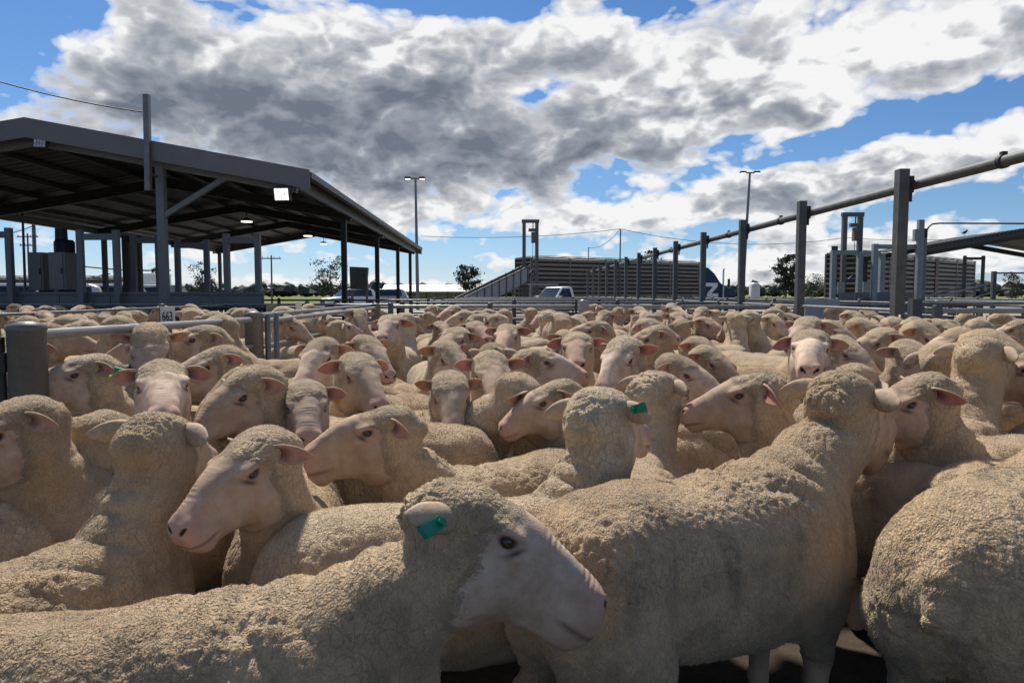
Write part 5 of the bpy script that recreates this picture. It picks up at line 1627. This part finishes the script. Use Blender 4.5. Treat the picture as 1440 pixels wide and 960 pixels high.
def ram_at(label, x, y, heading, turn=0, npitch=0, pit=33, lod=0, s=1.0, seed=None, dirt=.5, folds=1.0, fat=1.0):
    pose = Pose(turn*.65, npitch, turn*.35, pit-33+npitch)
    seed = seed if seed is not None else len(PLACED)+11
    me, hair = sheep_mesh(lod, seed, pose, dirt, folds, fat, HAIR.get(lod, 0))
    o = bpy.data.objects.new('sheep', me); C.objects.link(o)
    if hair:
        hair.parent = o; t = TONES[seed % 7] if dirt < .95 else (.86, .85, .82); hair.color = t+(1,)
    o.location = (x, y, 0); o.rotation_euler = (0, 0, R(heading)); o.scale = (s, s, s)
    tag(o, label, 'sheep', GRP); add_ears_eyes(o, pose, 0, {}, 0, random.Random(seed))
    PLACED.append((x, y, heading, s))
    return o

# nearest animals
ram('nearest ram in profile facing right with bright green ear tag and tear stain', 676, 676, 1.44, 12, -3, 29, 9, .95, wh=True, tags={-1: 'green'}, dirt=.75, folds=1.1, spread=-.35, droop=.5, seed=482, face_tone=.98)
ram('big tan ram on the right seen from behind with head turned away right', 1195, 524, 2.35, 31, 66, 20, 9, 1.07, wh=True, folds=1.3, dirt=.6)
ram_at('broad muddy rump filling the lower right corner', 1.03, 1.63, 38, -10, 0, 33, 9, 1.11, dirt=1.0)
ram_at('back of a sheep just behind the muddy rump at the right edge', 1.42, 2.30, 12, 0, -25, 40, 1, 1.0)
ram('ram at the lower left seen from behind with folded neck and head turned right', 224, 574, 1.98, 58, 62, 20, 9, None, wh=True, folds=1.3)
ram('light backed sheep at the left edge with grey grimy neck, head lowered', 172, 584, 2.55, 52, 45, 48, 0, None, wh=True, dirt=.9, folds=.6)
ram('sheep cut by the left edge, face pointing left below the thick post', 14, 561, 2.2, 176, 196, 26, 0, None)
ram('pale faced sheep looking down to the left, pink ears, chest towards us', 352, 605, 1.92, 285, 222, 26, 9, None, wh=True, seed=70)
ram('ram in left profile with dark grimy crown and long tear stain', 543, 567, 2.42, 208, 190, 14, 0, None, dirt=1.0)
ram('ram with its wrinkled neck to us and green tag in the right ear', 846, 546, 2.2, 16, 64, 16, 0, None, wh=True, tags={-1: 'green'}, folds=1.5)
ram('sheep walking away between the green tagged neck and the right profile ram', 930, 520, 2.95, 85, 52, 20, 0, None, folds=1.3)
ram('grey faced sheep looking left just behind the green tagged neck', 776, 533, 3.1, 203, 195, 25, 1, None, dirt=.9)
ram('dark necked ram in left profile beside the big tan ram', 1068, 522, 2.75, 182, 186, 14, 0, None, dirt=.9, face_tone=0.90)
ram('ram facing down left behind the big tan ram, ear stretched right', 1288, 524, 2.6, 166, 212, 26, 0, None, tags={})
ram('sheep seen from behind at the right, ear against its dark neighbour', 1385, 473, 3.35, 75, 62, 22, 1, None, folds=1.4)
ram('sheep lying its white nosed face to the right behind the big ram', 1285, 482, 4.1, 352, 305, 32, 1, None, face_tone=1.25)
ram('white faced sheep looking straight at us right of centre, red ears', 1140, 464, 3.9, 268, 270, 14, 1, None, seed=71, spread=.1, face_tone=1.45)
ram('white faced sheep looking straight at us on the left, pink ears and green tag', 228, 504, 2.75, 262, 270, 16, 0, None, seed=72, tags={-1: 'green'}, face_tone=1.50)
ram('tan ram in left profile near the thick post with yellow green ear tag', 122, 497, 3.35, 200, 197, 16, 1, None, tags={1: 'yellow'})
ram('sheep with bowed face under the gate rail below the 663 plate', 210, 461, 3.95, 275, 268, 42, 1, None)
ram('sheep with flat outstretched left profile just under the gate rail', 292, 458, 4.3, 188, 190, 4, 1, None)
ram('sheep in left profile with orange ear right of the straight white face', 305, 486, 3.5, 196, 195, 20, 1, None, tags={1: 'orange'})
ram('tan sheep facing down left, neck hanging straight, left of the facing one', 343, 519, 2.85, 236, 212, 28, 0, None)
ram('sheep facing us with pink nose and wide ears, orange tag', 430, 536, 2.95, 274, 272, 24, 0, None, tags={1: 'orange'}, spread=.1)
ram('brownish sheep looking right of us with orange tag, behind the pink nose', 505, 497, 3.4, 262, 292, 24, 1, None, tags={1: 'orange'}, spread=.1, face_tone=0.85)
ram('sheep with white muzzle turned left behind the brownish orange tagged one', 450, 476, 4.0, 240, 246, 24, 1, None, face_tone=1.25)
ram('dark eared sheep lifting a red inner ear left of centre', 518, 472, 4.5, 290, 300, 26, 1, None)
ram('narrow faced sheep with bowed head and corrugated fleece behind it', 633, 526, 3.3, 306, 274, 32, 1, None)
ram('white blazed sheep with thin sideways ears, right of the bowed narrow face', 691, 496, 3.5, 285, 276, 26, 1, None, face_tone=1.40)
ram('sheep in right profile with ridged neck in the middle of the pen', 752, 487, 4.0, 345, 350, 12, 1, None, folds=1.4)
ram('upright sheep facing us squarely in the middle of the pen', 812, 467, 4.4, 268, 270, 14, 1, None)
ram('long white faced sheep looking down left with red left ear', 874, 476, 3.9, 256, 244, 30, 1, None, face_tone=1.35)
ram('sheep in right profile showing a brown cheek behind the walking one', 958, 499, 3.75, 15, 338, 24, 1, None)
ram('spotted sheep looking down right behind the brown cheeked one', 1002, 489, 4.5, 350, 322, 28, 1, None)
ram('sheep with its right profile among the far middle heads, dark ear', 985, 474, 5.1, 10, 330, 22, 1, None)
ram('speckled sheep looking right just behind the straight red eared face', 1192, 474, 4.5, 345, 318, 28, 1, None)
ram('slim white face looking at us in the back of the pen, left of centre', 713, 454, 5.6, 268, 262, 20, 1, None, face_tone=1.40)
ram('sheep with left profile raised in the back of the pen, right of centre', 918, 458, 5.3, 196, 200, 20, 1, None)
ram('dark crowned sheep seen from behind in the middle of the pen', 690, 483, 4.9, 80, 100, 30, 1, None, dirt=1.0)
ram('sheep with bent neck looking down right, left of the white blazed one', 632, 480, 4.4, 318, 300, 32, 1, None)
ram_at('plain fleeced back of a sheep at the right edge, head out of picture', 2.28, 3.15, 4, 0, -20, 45, 1, 1.0)
ram_at('yellowish fleeced back lying across the gap below the red eared face', .62, 3.35, 8, 25, -35, 50, 1, .98)
ram_at('ridged fleece back of a sheep left of the bowed narrow face', -.95, 3.75, 330, 20, -35, 50, 1, .98)
ram_at('dark sided sheep in the shade behind the grimy crowned ram', -.10, 3.05, 170, 10, -35, 45, 1, 1.0)
ram('sheep looking left at the right edge of the picture, face cut off', 1462, 488, 3.4, 175, 190, 24, 1, None)

ram_at('sheep standing in the shadow between the big tan ram and the muddy rump', 1.78, 2.85, 8, 0, -30, 45, 1, .97)
ram('brown faced sheep in right profile at the right fence, below the red posted trailer', 1328, 443, 6.6, 350, 335, 26, 2)
ram('sheep in right profile just left of the tallest post', 1215, 446, 6.9, 355, 330, 26, 2)
ram('sheep raising its crown right at the foot of the tallest post', 1262, 440, 7.4, 20, 320, 30, 2)
ram('sheep looking right in front of the second tall post', 1172, 444, 6.2, 345, 335, 26, 2)
ram('pinkish sheep head cut by the right edge below the double rails', 1432, 446, 6.4, 200, 190, 24, 2)
ram('sheep facing left below the switch box post', 1295, 449, 7.3, 190, 200, 28, 2)
ram('sheep with its neck up below the thin steel frame', 1385, 450, 6.9, 60, 330, 26, 2)
ram('sheep seen between the first and second tall posts with lowered head', 1090, 442, 8.4, 330, 320, 32, 2)

# the rest: copies of fourteen poses spread through the pens
VAR = []
rv = random.Random(21)
for k in range(16):
    fy = [0, 35, -40, 70, -75, 15, -20, 95, -100, 50, -55, 5, 25, -10, 60, -60][k]
    npt = [8, 2, 0, -6, 4, 14, 10, -8, -4, 3, 12, -20, 6, 0, 9, -3][k]
    pit = rv.uniform(10, 34)
    pose = Pose(fy*.65, npt, fy*.35, pit-33+npt, rv.uniform(-6, 6))
    VAR.append((sheep_mesh(2, 300+k, pose, [.2, .5, .9, .6][k % 4], 1.2)[0], pose, fy))

def free(x, y, hd, s=1.0):
    def pts(a, b, h): return [(a+math.cos(R(h))*q, b+math.sin(R(h))*q) for q in (.18, .55, .92)]
    A = pts(x, y, hd)
    for (a, b, h, q) in PLACED:
        if abs(a-x) > 2.2 or abs(b-y) > 2.2: continue
        for p in A:
            for r in pts(a, b, h):
                if (p[0]-r[0])**2+(p[1]-r[1])**2 < (.355*s)**2: return False
    return True

PROTO = {}; rc = random.Random(77)
def copy_sheep(k, x, y, hd, s, label, group):
    if k not in PROTO:
        me, pose, fy = VAR[k]
        o = bpy.data.objects.new('sheep', me); C.objects.link(o)
        add_ears_eyes(o, pose, .05, {}, .05, random.Random(k))
        PROTO[k] = o
    else:
        o = copy_tree(PROTO[k])
    o.location = (x, y, 0); o.rotation_euler = (0, 0, R(hd)); o.scale = (s, s, s)
    tag(o, label, 'sheep', group)
    PLACED.append((x, y, hd, s)); FILL.append((o, x, y, hd+VAR[k][2], label))
    q = rc.choice((.82, .92, 1.0, 1.0, 1.1, 1.3)); o.color = (q, q*rc.uniform(.94, 1.04), q*rc.uniform(.90, 1.08), 1)
    return o
FILL = []

rf = random.Random(5)
def facing(fy):
    if abs(fy) < 30: return 'ahead'
    return 'left' if fy > 0 else 'right'
def fill(n, region, label, group, tries=9000):
    got = 0
    for _ in range(tries):
        if got >= n: break
        x, y = region()
        if x is None: continue
        hd = rf.choice((185, 205, 230, 255, 270, 270, 285, 300, 320, 340, 0, 30, 80))+rf.uniform(-18, 18)-math.degrees(math.atan2(x, y))
        s = rf.uniform(.95, 1.09)
        if not free(x, y, hd, s): continue
        copy_sheep(rf.randrange(16), x, y, hd, s, label, group); got += 1
    return got
def in_pen(y0, y1, x0=-1.75, x1=4.3):
    def f():
        y = y0+(y1-y0)*rf.random()
        x = rf.uniform(max(x0, -.80*y-.8), min(x1, .80*y+.8))
        return x, y
    return f
def left_pen(y0, y1):
    def f():
        y = y0+(y1-y0)*rf.random(); lim = -.80*y-.6
        if lim > -2.9: return None, None
        return rf.uniform(lim, -2.85), y
    return f
c1 = fill(45, in_pen(4.6, 7.2), 'sheep packed in the middle rows of the crowded pen, behind the large near faces', 'sheep in the middle rows of the pen')
c2 = fill(80, in_pen(7.2, 11.9), 'small distant sheep packed in the back rows of the pen, before the cross fence', 'sheep in the back rows of the pen')
c3 = fill(34, in_pen(3.4, 8.0, 2.6, 6.9), 'sheep crowded on the right between the pipe posts and the near big ram', 'sheep crowded on the right')
c4 = fill(30, left_pen(4.3, 8.2), 'sheep behind the near fence on the left, seen above and below its rail', 'sheep behind the left fence')
c5 = fill(40, left_pen(8.0, 14.0), 'small sheep in the far left pens before the low grey shed wall', 'sheep in the far left pens')

# every label singles its animal out: by row, by what stands above it in view, by the way it looks, then by order
MARKS = [(-1e9, 'below the cut grey frame'), (30, 'below the two grey cabinets'), (105, 'below the first tall grey frame'), (175, 'below the dark inner frames'),
         (215, 'below the braced shed post'), (255, 'right of the braced shed post'), (310, 'below the right grey frame'), (370, 'below the wooden power pole'), (425, 'below the open gum tree'),
         (480, 'below the dark square tank'), (530, 'below the far shed posts'), (600, 'below the long low building'), (655, 'below the loading ramp'), (725, 'below the left loading tower'), (765, 'below the white ute'),
         (815, 'below the square gate post'), (850, 'below the slim wire pole'), (895, 'below the long trailer'), (955, 'below the trailer front'), (985, 'below the blue truck cab'), (1030, 'below the right light pole'),
         (1065, 'below the white round tank'), (1100, 'below the second tall post'), (1145, 'below the pale trough'), (1185, 'below the right loading tower'), (1235, 'below the tallest post'), (1285, 'below the switch box post'),
         (1325, 'below the red posted trailer'), (1385, 'below the thin steel frame')]
BANDS = {0: [(0, 'front middle rows'), (5.5, 'central middle rows'), (6.4, 'rear middle rows')], 1: [(0, 'first back rows'), (8.6, 'middle back rows'), (10.2, 'last back rows')],
         2: [(0, 'right-hand crowd'), (5.4, 'rear right-hand crowd')], 3: [(0, 'front left pen'), (5.2, 'middle left pen'), (6.6, 'rear left pen')], 4: [(0, 'front far left pens'), (10, 'middle far left pens'), (12, 'last far left pens')]}
ORD = ['', 'second', 'third', 'fourth', 'fifth', 'sixth', 'seventh']
keys = {}
for o, x, y, face, lab in FILL:
    px = 720+1000*x/y
    rel = adj(face+math.degrees(math.atan2(x, y)))                  # 0 = to the right in view, -90 = to us
    look = 'turned away' if 55 < rel < 125 else 'looking right' if -40 <= rel <= 55 else 'facing us' if -130 < rel < -40 else 'looking left'
    reg = [k for k, t in enumerate(('middle rows', 'back rows', 'crowded on the right', 'near fence on the left', 'far left pens')) if t in lab][0]
    band = [t for a, t in BANDS[reg] if y >= a][-1]
    mk = [t for a, t in MARKS if px >= a][-1]
    keys.setdefault((look, band, mk), []).append((px, o))
for (look, band, mk), lst in keys.items():
    lst.sort(key=lambda q: q[0])
    for k, (px, o) in enumerate(lst):
        w = '' if len(lst) == 1 else ', leftmost of these' if k == 0 else ', %s from left' % ORD[min(k, 6)]
        o['label'] = 'sheep %s, %s, %s%s' % (look, band, mk, w)
print('FLOCK', len(PLACED), c1, c2, c3, c4, c5, 'tris', sum(len(o.data.polygons)*2 for o in {o.data: o for o in bpy.data.objects if o.type == 'MESH'}.values()))
